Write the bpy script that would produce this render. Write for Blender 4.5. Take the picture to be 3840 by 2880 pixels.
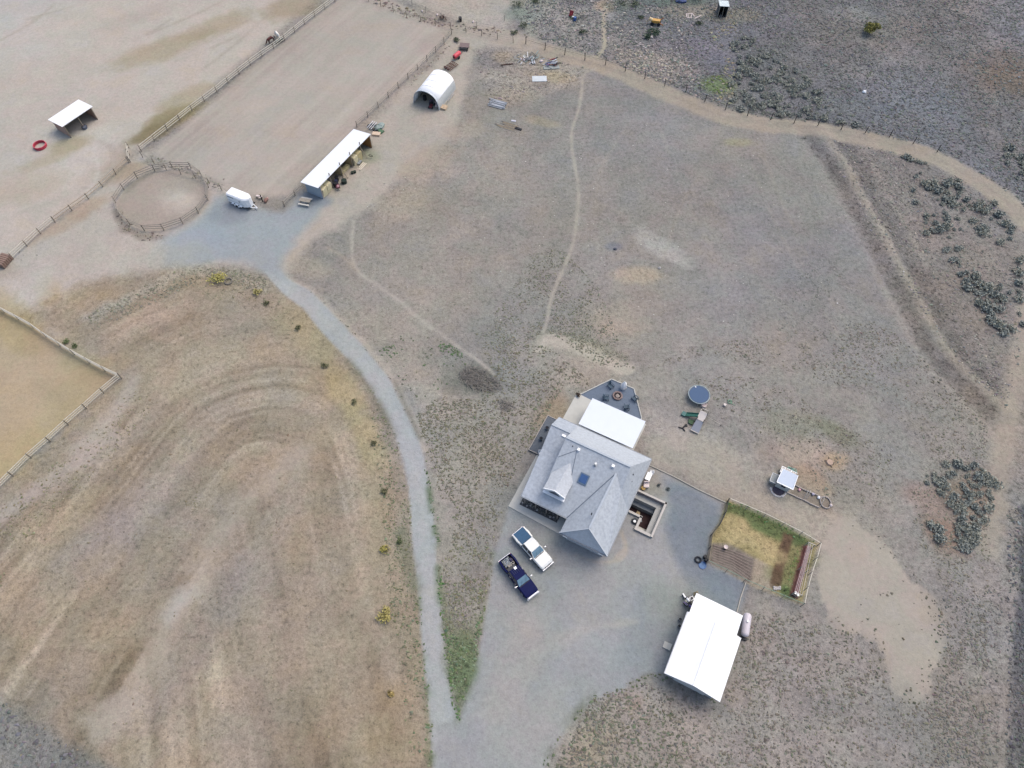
import bpy, bmesh, math, random
import numpy as np
from mathutils import Vector, Matrix
random.seed(7); RS=np.random.RandomState(11)
PI=math.pi
# ---------------------------------------------------------------- scene, camera
for o in list(bpy.data.objects): bpy.data.objects.remove(o)
S=bpy.context.scene; COL=S.collection
HC=90.0; AL=math.radians(59.4); FP=2640.0
cF=np.array([0,math.cos(AL),-math.sin(AL)]); cU=np.array([0,math.sin(AL),math.cos(AL)])
def W(u,v,z=0.0):
    # survey helper: photograph position -> point of the place at height z
    d=cF+np.array([1.,0,0])*(u-1920)/FP+cU*(1440-v)/FP
    t=(z-HC)/d[2]; p=np.array([0,0,HC])+d*t
    return (float(p[0]),float(p[1]))
def WL(pts,z=0.0): return [W(u,v,z) for u,v in pts]
cd=bpy.data.cameras.new('camera'); cam=bpy.data.objects.new('camera',cd); COL.objects.link(cam)
cam.location=(0,0,HC); cam.rotation_euler=(PI/2-AL,0,0)
cd.sensor_width=36; cd.lens=36*FP/3840; cd.clip_end=6000; cd.clip_start=0.5
S.camera=cam
# ---------------------------------------------------------------- light
SUN_EL,SUN_AZ=math.radians(60),math.radians(52)      # azimuth from +Y towards +X
w=bpy.data.worlds.new('World'); S.world=w; w.use_nodes=True
nt=w.node_tree; bg=nt.nodes['Background']; sk=nt.nodes.new('ShaderNodeTexSky'); sk.sky_type='NISHITA'
sk.sun_disc=False; sk.sun_elevation=SUN_EL; sk.sun_rotation=SUN_AZ; sk.dust_density=4.0; sk.ozone_density=1.0; sk.air_density=1.0
nt.links.new(sk.outputs[0],bg.inputs[0]); bg.inputs[1].default_value=0.15
sd=bpy.data.lights.new('sun','SUN'); sd.energy=0.7; sd.angle=math.radians(38); sd.color=(1,0.93,0.82)
so=bpy.data.objects.new('sun',sd); COL.objects.link(so)
sdir=Vector((math.cos(SUN_EL)*math.sin(SUN_AZ),math.cos(SUN_EL)*math.cos(SUN_AZ),math.sin(SUN_EL)))
so.rotation_euler=sdir.to_track_quat('Z','Y').to_euler()
S.view_settings.view_transform='Standard'; S.view_settings.look='None'; S.view_settings.exposure=0.85; S.view_settings.gamma=1
S.render.engine='CYCLES'
# ---------------------------------------------------------------- colour
GAIN=1.6; TINT=np.array([1.02,1.04,1.07])
def lin(c):
    c=np.asarray(c,float)/255.0
    return np.where(c<=0.04045,c/12.92,((c+0.055)/1.055)**2.4)
def alb(c): return np.clip(lin(c)/GAIN/TINT,0.004,0.82)
MATS={}
def mat(name,c,rough=0.75,metal=0.0,noise=0.12,scale=3.0,bump=0.0,spec=0.35,alpha=1.0,c2=None,stretch=(1,1,1)):
    if name in MATS: return MATS[name]
    m=bpy.data.materials.new(name); m.use_nodes=True; n=m.node_tree; b=n.nodes['Principled BSDF']
    a=alb(c); b.inputs['Roughness'].default_value=rough; b.inputs['Metallic'].default_value=metal
    b.inputs['Specular IOR Level'].default_value=spec
    tc=n.nodes.new('ShaderNodeTexCoord'); mp=n.nodes.new('ShaderNodeMapping'); mp.inputs['Scale'].default_value=stretch
    nz=n.nodes.new('ShaderNodeTexNoise'); nz.inputs['Scale'].default_value=scale; nz.inputs['Detail'].default_value=6; nz.inputs['Roughness'].default_value=0.65
    n.links.new(tc.outputs['Object'],mp.inputs[0]); n.links.new(mp.outputs[0],nz.inputs[0])
    cr=n.nodes.new('ShaderNodeValToRGB'); n.links.new(nz.outputs['Fac'],cr.inputs[0])
    lo=np.clip(a*(1-noise),0,1); hi=np.clip(a*(1+noise),0,0.85) if c2 is None else alb(c2)
    cr.color_ramp.elements[0].position=0.3; cr.color_ramp.elements[1].position=0.7
    cr.color_ramp.elements[0].color=(*lo,1); cr.color_ramp.elements[1].color=(*hi,1)
    n.links.new(cr.outputs[0],b.inputs['Base Color'])
    if bump:
        bp=n.nodes.new('ShaderNodeBump'); bp.inputs['Strength'].default_value=bump; bp.inputs['Distance'].default_value=0.03
        n.links.new(nz.outputs['Fac'],bp.inputs['Height']); n.links.new(bp.outputs[0],b.inputs['Normal'])
    MATS[name]=m; return m
def wavemat(name,c,amp,scale,axis,rough=0.5,metal=0.0,noise=0.05,bump=0.4):
    # ribbed / boarded surface: ribs modelled as bump along one local axis
    if name in MATS: return MATS[name]
    m=mat(name,c,rough,metal,noise,1.2); n=m.node_tree; b=n.nodes['Principled BSDF']
    tc=n.nodes.new('ShaderNodeTexCoord'); wv=n.nodes.new('ShaderNodeTexWave'); wv.bands_direction=axis; wv.inputs['Scale'].default_value=scale; wv.inputs['Distortion'].default_value=0.0
    n.links.new(tc.outputs['Object'],wv.inputs[0]); bp=n.nodes.new('ShaderNodeBump'); bp.inputs['Strength'].default_value=bump; bp.inputs['Distance'].default_value=amp
    n.links.new(wv.outputs['Fac'],bp.inputs['Height']); n.links.new(bp.outputs[0],b.inputs['Normal'])
    return m
# ---------------------------------------------------------------- mesh helpers
class MB:
    def __init__(s): s.v=[]; s.f=[]; s.sm=False
    def add(s,vs,fs):
        k=len(s.v); s.v+= [tuple(map(float,p)) for p in vs]; s.f+=[tuple(i+k for i in f) for f in fs]; return s
    def box(s,cx,cy,z0,sx,sy,sz,rot=0.0,M=None):
        hx,hy=sx/2,sy/2; c,q=math.cos(rot),math.sin(rot); vs=[]
        for z in (z0,z0+sz):
            for x,y in ((-hx,-hy),(hx,-hy),(hx,hy),(-hx,hy)): vs.append((cx+x*c-y*q,cy+x*q+y*c,z))
        if M is not None: vs=[M@Vector(v) for v in vs]
        return s.add(vs,[(3,2,1,0),(4,5,6,7),(0,1,5,4),(1,2,6,5),(2,3,7,6),(3,0,4,7)])
    def bar(s,p,q,wd,hg=None):
        p=Vector(p);q=Vector(q); hg=hg or wd; d=(q-p).normalized(); up=Vector((0,0,1))
        if abs(d.z)>0.95: up=Vector((1,0,0))
        a=d.cross(up).normalized()*wd/2; b=a.cross(d).normalized()*hg/2
        vs=[]
        for e in (p,q): vs+=[e-a-b,e+a-b,e+a+b,e-a+b]
        return s.add(vs,[(0,1,2,3),(7,6,5,4),(0,4,5,1),(1,5,6,2),(2,6,7,3),(3,7,4,0)])
    def cyl(s,p,q,r,r2=None,n=12,cap=True):
        p=Vector(p);q=Vector(q); r2=r if r2 is None else r2; d=(q-p).normalized(); up=Vector((0,0,1)) if abs(d.z)<0.95 else Vector((1,0,0))
        a=d.cross(up).normalized(); b=a.cross(d); vs=[]
        for e,rr in ((p,r),(q,r2)):
            for i in range(n): t=2*PI*i/n; vs.append(e+a*math.cos(t)*rr+b*math.sin(t)*rr)
        fs=[(i,i+n,(i+1)%n+n,(i+1)%n) for i in range(n)]
        if cap: fs+=[tuple(range(n)),tuple(range(2*n-1,n-1,-1))]
        return s.add(vs,fs)
    def torus(s,c,R,r,axis=(0,0,1),n=18,m=7,a0=0,a1=2*PI,sx=1,sy=1):
        ax=Vector(axis).normalized(); up=Vector((1,0,0)) if abs(ax.x)<0.9 else Vector((0,1,0)); e1=ax.cross(up).normalized(); e2=ax.cross(e1); vs=[];full=abs(a1-a0-2*PI)<1e-6
        N=n if full else n+1
        for i in range(N):
            t=a0+(a1-a0)*i/n; d=e1*math.cos(t)*sx+e2*math.sin(t)*sy
            for j in range(m):
                u=2*PI*j/m; vs.append(Vector(c)+d*R+d.normalized()*math.cos(u)*r+ax*math.sin(u)*r)
        fs=[]
        for i in range(n):
            k=(i+1)%N
            for j in range(m): fs.append((i*m+j,k*m+j,k*m+(j+1)%m,i*m+(j+1)%m))
        return s.add(vs,fs)
    def blob(s,c,rx,ry,rz,n=8,m=5,jit=0.0,rnd=random):
        vs=[];fs=[]
        for j in range(m+1):
            ph=PI*j/m
            for i in range(n):
                t=2*PI*i/n; k=1+rnd.uniform(-jit,jit); vs.append((c[0]+rx*k*math.sin(ph)*math.cos(t),c[1]+ry*k*math.sin(ph)*math.sin(t),c[2]+rz*k*math.cos(ph)))
        for j in range(m):
            for i in range(n): fs.append((j*n+i,(j+1)*n+i,(j+1)*n+(i+1)%n,j*n+(i+1)%n))
        return s.add(vs,fs)
    def slab(s,poly,t):     # planar polygon in 3-D, thickened downwards
        n=len(poly); vs=[tuple(p) for p in poly]+[(p[0],p[1],p[2]-t) for p in poly]
        fs=[tuple(range(n)),tuple(range(2*n-1,n-1,-1))]+[(i,i+n,(i+1)%n+n,(i+1)%n) for i in range(n)]
        return s.add(vs,fs)
    def prism(s,poly,z0,z1):
        n=len(poly)
        ar=sum(poly[i][0]*poly[(i+1)%n][1]-poly[(i+1)%n][0]*poly[i][1] for i in range(n))
        if ar<0: poly=poly[::-1]
        vs=[(p[0],p[1],z1) for p in poly]+[(p[0],p[1],z0) for p in poly]
        return s.add(vs,[tuple(range(n)),tuple(range(2*n-1,n-1,-1))]+[(i,i+n,(i+1)%n+n,(i+1)%n) for i in range(n)])
    def loft(s,secs,closed=True,cap=True):
        n=len(secs[0]); vs=[p for q in secs for p in q]; fs=[]
        for i in range(len(secs)-1):
            for j in range(n if closed else n-1): k=(j+1)%n; fs.append((i*n+j,i*n+k,(i+1)*n+k,(i+1)*n+j))
        if cap: fs+=[tuple(range(n-1,-1,-1)),tuple(range((len(secs)-1)*n,len(secs)*n))]
        return s.add(vs,fs)
    def build(s,name,m,parent=None,smooth=False,bevel=0.0,label=None):
        me=bpy.data.meshes.new(name); me.from_pydata(s.v,[],s.f); me.update()
        if isinstance(m,(list,tuple)):
            for q in m: me.materials.append(q)
        else: me.materials.append(m)
        bm=bmesh.new(); bm.from_mesh(me); bmesh.ops.recalc_face_normals(bm,faces=bm.faces)
        bm.to_mesh(me); bm.free()
        if smooth:
            for p in me.polygons: p.use_smooth=True
        o=bpy.data.objects.new(name,me); COL.objects.link(o)
        if parent is not None: o.parent=parent
        if bevel:
            b=o.modifiers.new('bevel','BEVEL'); b.width=bevel; b.segments=2; b.limit_method='ANGLE'
        if label: o['label']=label
        return o
def tag(o,label,cat,group=None,kind=None):
    o['label']=label; o['category']=cat
    if group: o['group']=group
    if kind: o['kind']=kind
    return o
def thing(name,label,cat,loc=(0,0,0),rz=0.0,group=None,sc=1.0):
    o=bpy.data.objects.new(name,None); COL.objects.link(o); o.location=(loc[0],loc[1],loc[2] if len(loc)>2 else 0); o.rotation_euler=(0,0,rz); o.scale=(sc,sc,sc)
    o.empty_display_size=0.3
    return tag(o,label,cat,group)
def dup(root,loc,rz,label=None,sc=None):
    r=root.copy(); COL.objects.link(r); r.location=(loc[0],loc[1],loc[2] if len(loc)>2 else 0); r.rotation_euler=(0,0,rz)
    if sc: r.scale=(sc,sc,sc)
    if label: r['label']=label
    for ch in list(root.children):
        c=ch.copy(); COL.objects.link(c); c.parent=r
        for g in ch.children: d=g.copy(); COL.objects.link(d); d.parent=c
    return r
def struct(o,name=None): o['kind']='structure'; return o
# ---------------------------------------------------------------- noise in numpy
_T=RS.rand(256,256)
def vn(x,y,sc,seed=0):
    x=x/sc+seed*17.31; y=y/sc+seed*7.77; xi=np.floor(x).astype(int); yi=np.floor(y).astype(int); fx=x-xi; fy=y-yi
    fx=fx*fx*(3-2*fx); fy=fy*fy*(3-2*fy); a=_T[xi&255,yi&255]; b=_T[(xi+1)&255,yi&255]; c=_T[xi&255,(yi+1)&255]; d=_T[(xi+1)&255,(yi+1)&255]
    return (a*(1-fx)+b*fx)*(1-fy)+(c*(1-fx)+d*fx)*fy
def fbm(x,y,sc,seed=0,o=4):
    r=0;a=1;t=0
    for i in range(o): r=r+a*vn(x,y,sc/2**i,seed+i*3); t+=a; a*=0.55
    return r/t*2-1
def seg_d(x,y,pl,closed=False):
    best=np.full(x.shape,1e9); n=len(pl)
    for i in range(n if closed else n-1):
        ax,ay=pl[i]; bx,by=pl[(i+1)%n]; dx,dy=bx-ax,by-ay; L=dx*dx+dy*dy+1e-12
        t=np.clip(((x-ax)*dx+(y-ay)*dy)/L,0,1); d=(x-ax-t*dx)**2+(y-ay-t*dy)**2; best=np.minimum(best,d)
    return np.sqrt(best)
def inside(x,y,pl):
    r=np.zeros(x.shape,bool); n=len(pl)
    for i in range(n):
        ax,ay=pl[i]; bx,by=pl[(i+1)%n]
        if ay==by: continue
        c=((ay>y)!=(by>y))&(x<(bx-ax)*(y-ay)/(by-ay)+ax); r^=c
    return r
def smooth_line(pts,n=6):
    # Catmull-Rom through world points
    P=[pts[0]]+list(pts)+[pts[-1]]; out=[]
    for i in range(1,len(P)-2):
        a,b,c,d=[np.array(q,float) for q in P[i-1:i+3]]
        for k in range(n):
            t=k/n; out.append(tuple(0.5*((2*b)+(-a+c)*t+(2*a-5*b+4*c-d)*t*t+(-a+3*b-3*c+d)*t**3)))
    out.append(tuple(pts[-1])); return out
# ================================================================ GROUND
def axis(a,b,st,far):
    m=np.arange(a,b+1e-6,st); ext=[]; k=st; p=0
    while p<far: k*=1.6; p+=k; ext.append(p)
    return np.concatenate([[a-e for e in ext[::-1]],m,[b+e for e in ext]])
ST=0.3
gx=axis(-118,118,ST,1800); gy=axis(-2,160,ST,1800)
X,Y=np.meshgrid(gx,gy); NX,NY=len(gx),len(gy); X=X.ravel(); Y=Y.ravel()
n1=fbm(X,Y,7,1); n2=fbm(X,Y,1.6,5); n3=fbm(X,Y,22,9); n4=fbm(X,Y,0.9,13,2)
col=np.tile(np.array([153,147,143.]),(len(X),1)); amp=np.full(len(X),1.0)
def sub(pl,mg):
    a=np.array(pl); return np.where((X>a[:,0].min()-mg)&(X<a[:,0].max()+mg)&(Y>a[:,1].min()-mg)&(Y<a[:,1].max()+mg))[0]
def put(idx,m,c,am=None,k=1.0):
    m=(m*k)[:,None]; col[idx]=col[idx]*(1-m)+np.array(c,float)*m
    if am is not None: amp[idx]=amp[idx]*(1-m[:,0])+am*m[:,0]
def sstep(t): t=np.clip(t,0,1); return t*t*(3-2*t)
def area(px,c,soft=0.6,warp=0.5,am=None,k=1.0,world=False,curve=False):
    pl=px if world else WL(px)
    if curve: pl=smooth_line(pl+[pl[0]],5)[:-1]
    idx=sub(pl,soft+warp*3+1); x,y=X[idx],Y[idx]
    d=seg_d(x,y,pl,True); d=np.where(inside(x,y,pl),-d,d)+warp*(n1[idx]*1.6+n2[idx])
    m=sstep(0.5-d/(2*soft)); put(idx,m,c,am,k); return pl
def line(px,wd,c,soft=0.3,warp=0.12,am=None,k=1.0,world=False,brk=0.0):
    pl=smooth_line(px if world else WL(px),5); idx=sub(pl,wd+soft+1); x,y=X[idx],Y[idx]
    d=seg_d(x,y,pl)-wd/2+warp*(n2[idx]*1.5); m=sstep(0.5-d/(2*soft))
    if brk: m=m*sstep(0.5+(n1[idx]*1.5+n2[idx]-brk)*1.2)
    put(idx,m,c,am,k); return pl
def splot(u,v,r,c,k=0.6,ry=None,rot=0,am=None):
    x0,y0=W(u,v); ry=ry or r; idx=np.where((abs(X-x0)<max(r,ry)*2.2)&(abs(Y-y0)<max(r,ry)*2.2))[0]
    dx,dy=X[idx]-x0,Y[idx]-y0; a=math.radians(rot); xx=dx*math.cos(a)+dy*math.sin(a); yy=-dx*math.sin(a)+dy*math.cos(a)
    d=np.sqrt((xx/r)**2+(yy/ry)**2)+0.45*n1[idx]+0.3*n2[idx]; put(idx,sstep(1.5-d)*1.0,c,am,k)
# -- broad cover -------------------------------------------------
U_=1920+FP*X/np.maximum(1e-3,(Y*math.cos(AL)+HC*math.sin(AL)))          # only used to lay out very broad belts of the map
fld=[(560,1010),(300,1050),(60,1190),(300,1330),(480,1400),(270,1600),(0,1830),(-900,2300),(-900,3400),(1620,3400),(1620,2880),(1560,2200),(1540,1850),(1440,1540),(1300,1340),(1130,1150),(1000,1040),(800,1000)]
area([(1050,1000),(700,830),(1300,480),(1900,140),(2300,240),(2600,340),(3000,480),(3300,700),(3600,1150),(3750,1480),(3300,1600),(2700,1500),(2000,1700),(1700,2300),(1640,2000),(1500,1500),(1350,1250)],(150,146,142),3,1.5,am=0.9)
# central field colour drift
for u,v,r,c,k in [(2250,450,14,(140,138,137),.5),(2650,650,16,(146,143,146),.6),(3000,900,14,(140,138,143),.55),(2050,800,13,(158,151,145),.5),(1650,900,14,(160,152,145),.55),(2200,1100,12,(152,147,146),.4),(2800,1200,13,(148,144,146),.5),(3200,1300,13,(143,139,139),.5),(1500,1150,9,(166,158,149),.6),(2450,1230,9,(165,155,147),.6),(2900,1500,12,(158,150,142),.5),(3300,1650,12,(152,147,141),.5),(3000,700,9,(148,146,140),.5),(2150,640,9,(150,146,142),.4),(1850,600,8,(168,157,147),.5),(2450,800,9,(146,143,144),.4)]: splot(u,v,r,c,k)
area([(1890,-200),(1930,100),(1990,120),(2250,205),(2480,300),(2700,390),(2900,455),(3120,480),(3400,545),(3620,640),(3790,720),(3860,900),(5200,900),(5200,-400),(1890,-400)],(121,120,124),1.5,0.8,am=1.7)
area([(3090,500),(3420,560),(3640,670),(3800,800),(3830,1000),(3825,1350),(3770,1540),(3650,1430),(3450,1180),(3260,860),(3150,640)],(139,133,131),2,1,am=1.3)
for u,v,r,c,k in [(2150,110,14,(150,147,146),.6),(2380,230,10,(137,133,138),.5),(2640,250,8,(119,113,124),.7),(2560,180,7,(128,122,131),.5),(3000,80,14,(122,118,122),.5),(3350,230,20,(121,119,122),.6),(3600,130,16,(123,117,118),.5),(3780,60,10,(140,135,142),.6),(3780,280,7,(131,112,98),.6),(3250,100,6,(132,134,130),.5),(3180,60,5,(140,140,144),.5),(3400,300,10,(130,130,138),.5),(2850,60,9,(118,114,122),.6),(2900,250,8,(108,112,112),.4),(2700,380,6,(120,120,116),.5),(3500,480,9,(118,120,128),.5)]: splot(u,v,r,c,k)
# right margin strip
area([(3840,1250),(3790,1560),(3770,1760),(3700,2050),(3660,2500),(3640,3300),(4600,3300),(4600,1200)],(150,143,139),2,1,am=1.3)
area([(3835,1900),(3822,2200),(3795,2500),(3780,2900),(3775,3300),(5200,3300),(5200,1900)],(98,99,104),0.5,0.35,am=1.6)
# paddocks upper left
area([(1250,-60),(520,560),(480,600),(300,760),(-20,1000),(-900,1500),(-900,-500),(1340,-500)],(194,184,176),1.5,0.5,am=0.45)
area([(520,560),(480,600),(300,760),(-20,990),(-900,1500),(-900,2300),(0,1160),(120,1210),(280,1320),(460,1400),(330,1240),(400,1160),(620,1040),(830,1005),(1010,1010),(1060,900),(900,700),(640,610)],(189,180,174),1.5,0.5,am=0.5)
for u,v,r,c,k,ry,rot in [(620,180,9,(172,158,134),.75,3,35),(830,90,8,(170,156,130),.6,3,35),(1100,25,7,(160,145,120),.7,4,30),(640,440,6,(150,138,105),.85,2.2,38),(560,500,5,(140,126,95),.9,2,40),(700,360,5,(172,160,132),.6,2,40),(420,610,6,(178,158,142),.6,3,40),(300,520,7,(205,198,192),.6,5,0),(250,640,8,(204,197,190),.6,4,30),(100,700,8,(188,170,150),.5,4,30),(90,150,12,(196,190,186),.6,8,0),(300,100,10,(200,190,180),.5,5,30),(60,20,12,(188,188,188),.5,7,20),(520,60,9,(184,174,166),.5,3,30),(260,545,3.5,(168,155,120),.6,2,20),(180,600,5,(176,165,135),.5,1.5,30),(640,720,5,(199,190,182),.5,3,0),(480,640,4,(165,150,128),.7,2,40),(300,790,5,(184,160,140),.6,1.5,38),(230,850,5,(180,156,138),.6,1.5,38)]: splot(u,v,r,c,k,ry,rot)
for a,b in [((480,160),(960,-60)),((490,150),(640,70)),((450,310),(960,60)),((620,240),(900,130)),((100,70),(380,-20)),((0,150),(200,20)),((700,300),(1000,60)),((560,230),(800,120))]:
    line([a,((a[0]+b[0])/2+8,(a[1]+b[1])/2+6),b],0.5,(168,156,144),0.6,0.3,k=0.55,brk=-0.2)
# scuffs and vehicle loops on the pale ground lower left
line([(300,500),(420,560),(400,660),(250,740),(60,800)],0.8,(176,166,158),0.6,0.3,k=.5,brk=-.1)
line([(350,560),(370,640),(330,720)],0.5,(208,200,194),0.6,0.3,k=.6)
area([(20,1000),(190,1100),(250,1130),(420,1060),(520,1040),(620,1010),(560,1060),(400,1110),(290,1180),(200,1160),(120,1090),(-30,1030)],(176,164,150),1.5,0.6,k=.7)
splot(190,1110,3.5,(178,158,124),.8,2.2,-55); splot(380,1090,6,(182,164,156),.5,2.5,20); splot(100,1090,5,(197,190,186),.7,3,0)
splot(300,1240,4,(190,186,182),.6,3,0); splot(520,970,8,(196,186,178),.6,3,10)
# riding arena
ARENA=[(570,572),(800,380),(1010,200),(1250,10),(1330,-60),(1420,-20),(1540,35),(1650,95),(1676,150),(1600,235),(1500,315),(1340,475),(1150,655),(1085,735),(1010,745),(880,720),(770,672),(690,632),(600,600)]
area(ARENA,(184,173,165),0.9,0.3,am=0.35)
aw=WL([(1010,200),(1500,315)])
A0=np.array(W(600,560)); A1=np.array(W(1290,-20)); ad=(A1-A0)/np.linalg.norm(A1-A0); an=np.array([ad[1],-ad[0]])
ins=inside(X,Y,WL(ARENA)); sc=(X-A0[0])*an[0]+(Y-A0[1])*an[1]
st=vn(sc*1.0,sc*0,0.9,31)*0.6+vn(sc,(X*ad[0]+Y*ad[1])/14,2.6,33)*0.8-0.7
col[ins]+= ((st[ins]+.8*(vn(sc,(X*ad[0]+Y*ad[1])/18,.45,37)[ins]-.5))*12)[:,None]*np.array([1,1,1.0])
for u,v,r,c,k,ry,rot in [(1640,150,6,(176,160,156),.6,3,40),(1150,330,16,(186,179,170),.5,7,38),(860,600,11,(184,178,172),.5,5,20),(1420,120,14,(178,172,162),.5,6,30),(1440,400,9,(176,163,157),.5,2,47)]: splot(u,v,r,c,k,ry,rot)
line([(640,575),(1000,225),(1260,30)],1.0,(170,160,152),0.8,0.4,k=.6,brk=-.3)
# round pen
PEN=[(434,768),(447,811),(482,846),(534,872),(595,874),(655,859),(707,837),(751,802),(781,759),(787,720),(777,703),(751,660),(712,638),(616,643),(534,664),(482,706),(450,735)]
area(PEN,(174,163,154),0.5,0.15,am=0.4,curve=True)
splot(655,755,3.2,(198,190,181),.9,2.4,0); splot(560,800,5,(172,158,150),.5,4,0)
line([(560,600),(600,625),(560,650),(500,690),(480,710)],1.6,(140,138,128),0.8,0.5,k=.7,brk=0)
line([(600,610),(700,640),(800,680),(870,715)],1.2,(146,140,134),0.7,0.4,k=.6,brk=-.1)
line([(434,790),(460,850),(530,885),(610,885)],1.1,(140,128,118),0.6,0.4,k=.55,brk=0.0)
# sandy track behind the arena and past the hay shed
area([(1676,150),(1720,110),(1820,130),(1890,150),(2000,175),(1900,180),(1800,190),(1760,260),(1740,420),(1700,520),(1600,600),(1480,680),(1400,760),(1280,850),(1180,900),(1090,980),(1060,1050),(1020,900),(1150,700),(1400,560),(1380,480),(1520,330),(1620,240)],(184,175,166),1.2,0.7,am=0.5)
splot(1620,600,6,(177,159,142),.7,3,40); splot(1750,480,5,(178,163,150),.6,3,30); splot(1500,760,5,(172,160,146),.6,3,50); splot(1360,590,2.6,(158,162,142),.8,1.8,0)
area([(1780,190),(1900,180),(2060,195),(2200,270),(2180,330),(2050,340),(1900,400),(1840,360),(1800,300)],(160,153,147),1.5,1,am=1.5)
splot(1845,230,3.5,(134,130,132),.7,3,0); splot(1885,215,2,(172,158,142),.7,2,0); splot(2080,290,4,(176,162,140),.7,1.5,-5); splot(2030,455,3,(170,158,136),.6,1.2,-20); splot(1870,440,4,(146,146,144),.6,3,0); splot(2765,535,3,(160,158,132),.7,1.2,0)
# paddock strip beyond the arena
area([(1340,-80),(1560,15),(1690,70),(1780,115),(1890,140),(1925,60),(1960,-80)],(178,170,163),1,0.5,am=0.8)
line([(1330,-10),(1500,40),(1640,85),(1760,110),(1880,125),(1960,140)],1.6,(146,136,132),0.9,0.7,k=.75,brk=-.15,am=1.6)
area([(1900,-80),(1935,60),(1960,120),(1995,140),(2050,60),(2100,-80)],(146,148,140),1.5,1,am=1.5)
splot(1945,60,3,(120,132,122),.6,2.5,0); splot(2150,60,8,(156,153,152),.5,4,0); splot(2270,22,3,(176,146,128),.8,2,0); splot(2345,20,5,(118,126,112),.7,2.4,0); splot(2175,8,3,(110,106,112),.6,2,0)
splot(2600,45,8,(150,138,118),.6,2.5,0); splot(2760,60,6,(140,132,112),.6,2.2,0); splot(2520,5,8,(100,116,100),.6,1.6,0); splot(2470,250,8,(156,148,138),.5,4,-20,); splot(2690,320,3.2,(118,134,88),.8,2.6,0)
# yellow pasture lower left
YP=[(-200,1060),(0,1160),(120,1215),(265,1320),(445,1415),(250,1588),(40,1770),(-60,1860),(-400,2100),(-500,1300)]
# field between the drive and the pasture
area(fld,(166,152,138),2,1.2,am=0.95)
droad=seg_d(X,Y,smooth_line(WL([(985,1020),(1130,1150),(1300,1345),(1440,1545),(1510,1718),(1540,1978),(1563,2160),(1590,2450),(1620,2880),(1640,3300)]),4))
TR=WL([(1130,1690),(1060,1750),(900,1900),(780,2080),(660,2300),(560,2480),(430,2680)])
dtr=seg_d(X,Y,smooth_line(TR,4))
fi=inside(X,Y,WL(fld))
idx=np.where(fi)[0]
FBD=smooth_line(WL([(-200,2150),(100,1880),(400,1640),(520,1400),(640,1230),(780,1130),(920,1105),(1060,1170),(1200,1310),(1330,1500),(1420,1720),(1465,1950),(1485,2250),(1505,2600),(1520,3000)]),5)
WDG=WL([(960,1800),(0,3262),(1300,3300)]); dw_=seg_d(X[idx],Y[idx],WDG,True); dr_=seg_d(X[idx],Y[idx],[WDG[0],WDG[2]])
db_=np.where(inside(X[idx],Y[idx],WDG),-dr_,dw_)+40+n3[idx]*1.0+n1[idx]*.25; al_=(X[idx]*.5+Y[idx]*.85)
s1=(vn(db_,al_/28,.62,41)-.5)*1.2+(vn(db_,al_/40,1.7,43)-.5)*1.2+(vn(db_,al_/60,4.2,45)-.5)*.55
brk_=sstep(0.75+fbm(X[idx],Y[idx],6,57,2)*1.1)
stn=(s1*brk_*(.15+.85*sstep((seg_d(X[idx],Y[idx],WL(fld))-1)/7)))[:,None]
col[idx]+=stn*np.array([27,27,27])+ (fbm(X[idx],Y[idx],5,51)[:,None])*np.array([9,4,-3])+np.array([-1,-2,-6])
for u,v,r,c,k,ry,rot in [(1080,1700,7,(174,156,138),.6,3,40),(700,1350,12,(172,158,138),.5,6,30),(880,1150,8,(160,150,138),.5,5,0),(1150,1250,7,(170,160,132),.7,3,-50),(1290,1460,5,(178,164,126),.7,2,-55),(1370,1640,6,(180,166,126),.7,2,-65),(1400,1850,9,(176,160,130),.6,2.2,-80),(560,1180,7,(178,156,138),.6,4,20),(1250,2250,14,(176,160,143),.5,4,90),(1000,2050,10,(160,152,146),.5,3,75),(500,1900,9,(158,148,148),.5,3,45),(330,2100,9,(156,148,150),.5,3,50),(250,1950,8,(178,160,138),.5,2.5,48),(150,2250,9,(172,158,140),.5,4,50),(700,1750,9,(176,160,142),.4,3,60),(420,1700,8,(160,152,142),.5,2,50),(1000,2600,12,(168,154,140),.4,5,90),(750,2350,9,(150,142,142),.5,3,70),(1330,2550,9,(170,158,142),.5,2,90),(900,2800,9,(164,150,138),.5,4,80),(1160,1000,4,(178,168,150),.5,2,-20)]: splot(u,v,r,c,k,ry,rot)
line([(1130,1700),(1040,1770),(900,1900),(800,2060),(690,2250),(600,2420),(500,2600),(380,2720)],3.4,(178,166,154),1.6,0.8,k=.75,am=.5)
line([(640,2310),(680,2250),(700,2230)],2.2,(188,184,180),1.4,0.6,k=.8,am=.4)
splot(430,2680,4,(180,168,156),.7,2.4,30)
line([(420,1640),(250,1760),(60,1890),(-80,1990)],2.6,(184,172,166),1.2,0.6,k=.75,am=.5)
line([(500,1430),(420,1560),(280,1690)],2.2,(188,178,170),1.0,0.6,k=.65,am=.5)
area([(-300,2430),(-20,2600),(130,2700),(280,2800),(400,2890),(520,2990),(200,3100),(0,2960),(-300,2800)],(132,131,127),1.0,0.6,am=1.3)
line([(0,2700),(120,2800),(220,2900)],0.8,(146,142,138),0.6,0.3,k=.7)
area(YP,(188,168,142),0.5,0.15,am=0.45)
for u,v,r,c,k,ry,rot in [(60,1220,8,(176,156,112),.7,3,-40),(30,1700,8,(186,166,116),.7,4,45),(350,1420,6,(170,146,112),.6,3,40),(180,1500,10,(190,170,136),.5,5,45),(20,1540,9,(186,168,140),.6,5,60),(300,1350,5,(168,158,122),.5,2,-35)]: splot(u,v,r,c,k*.7,ry,rot)
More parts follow.
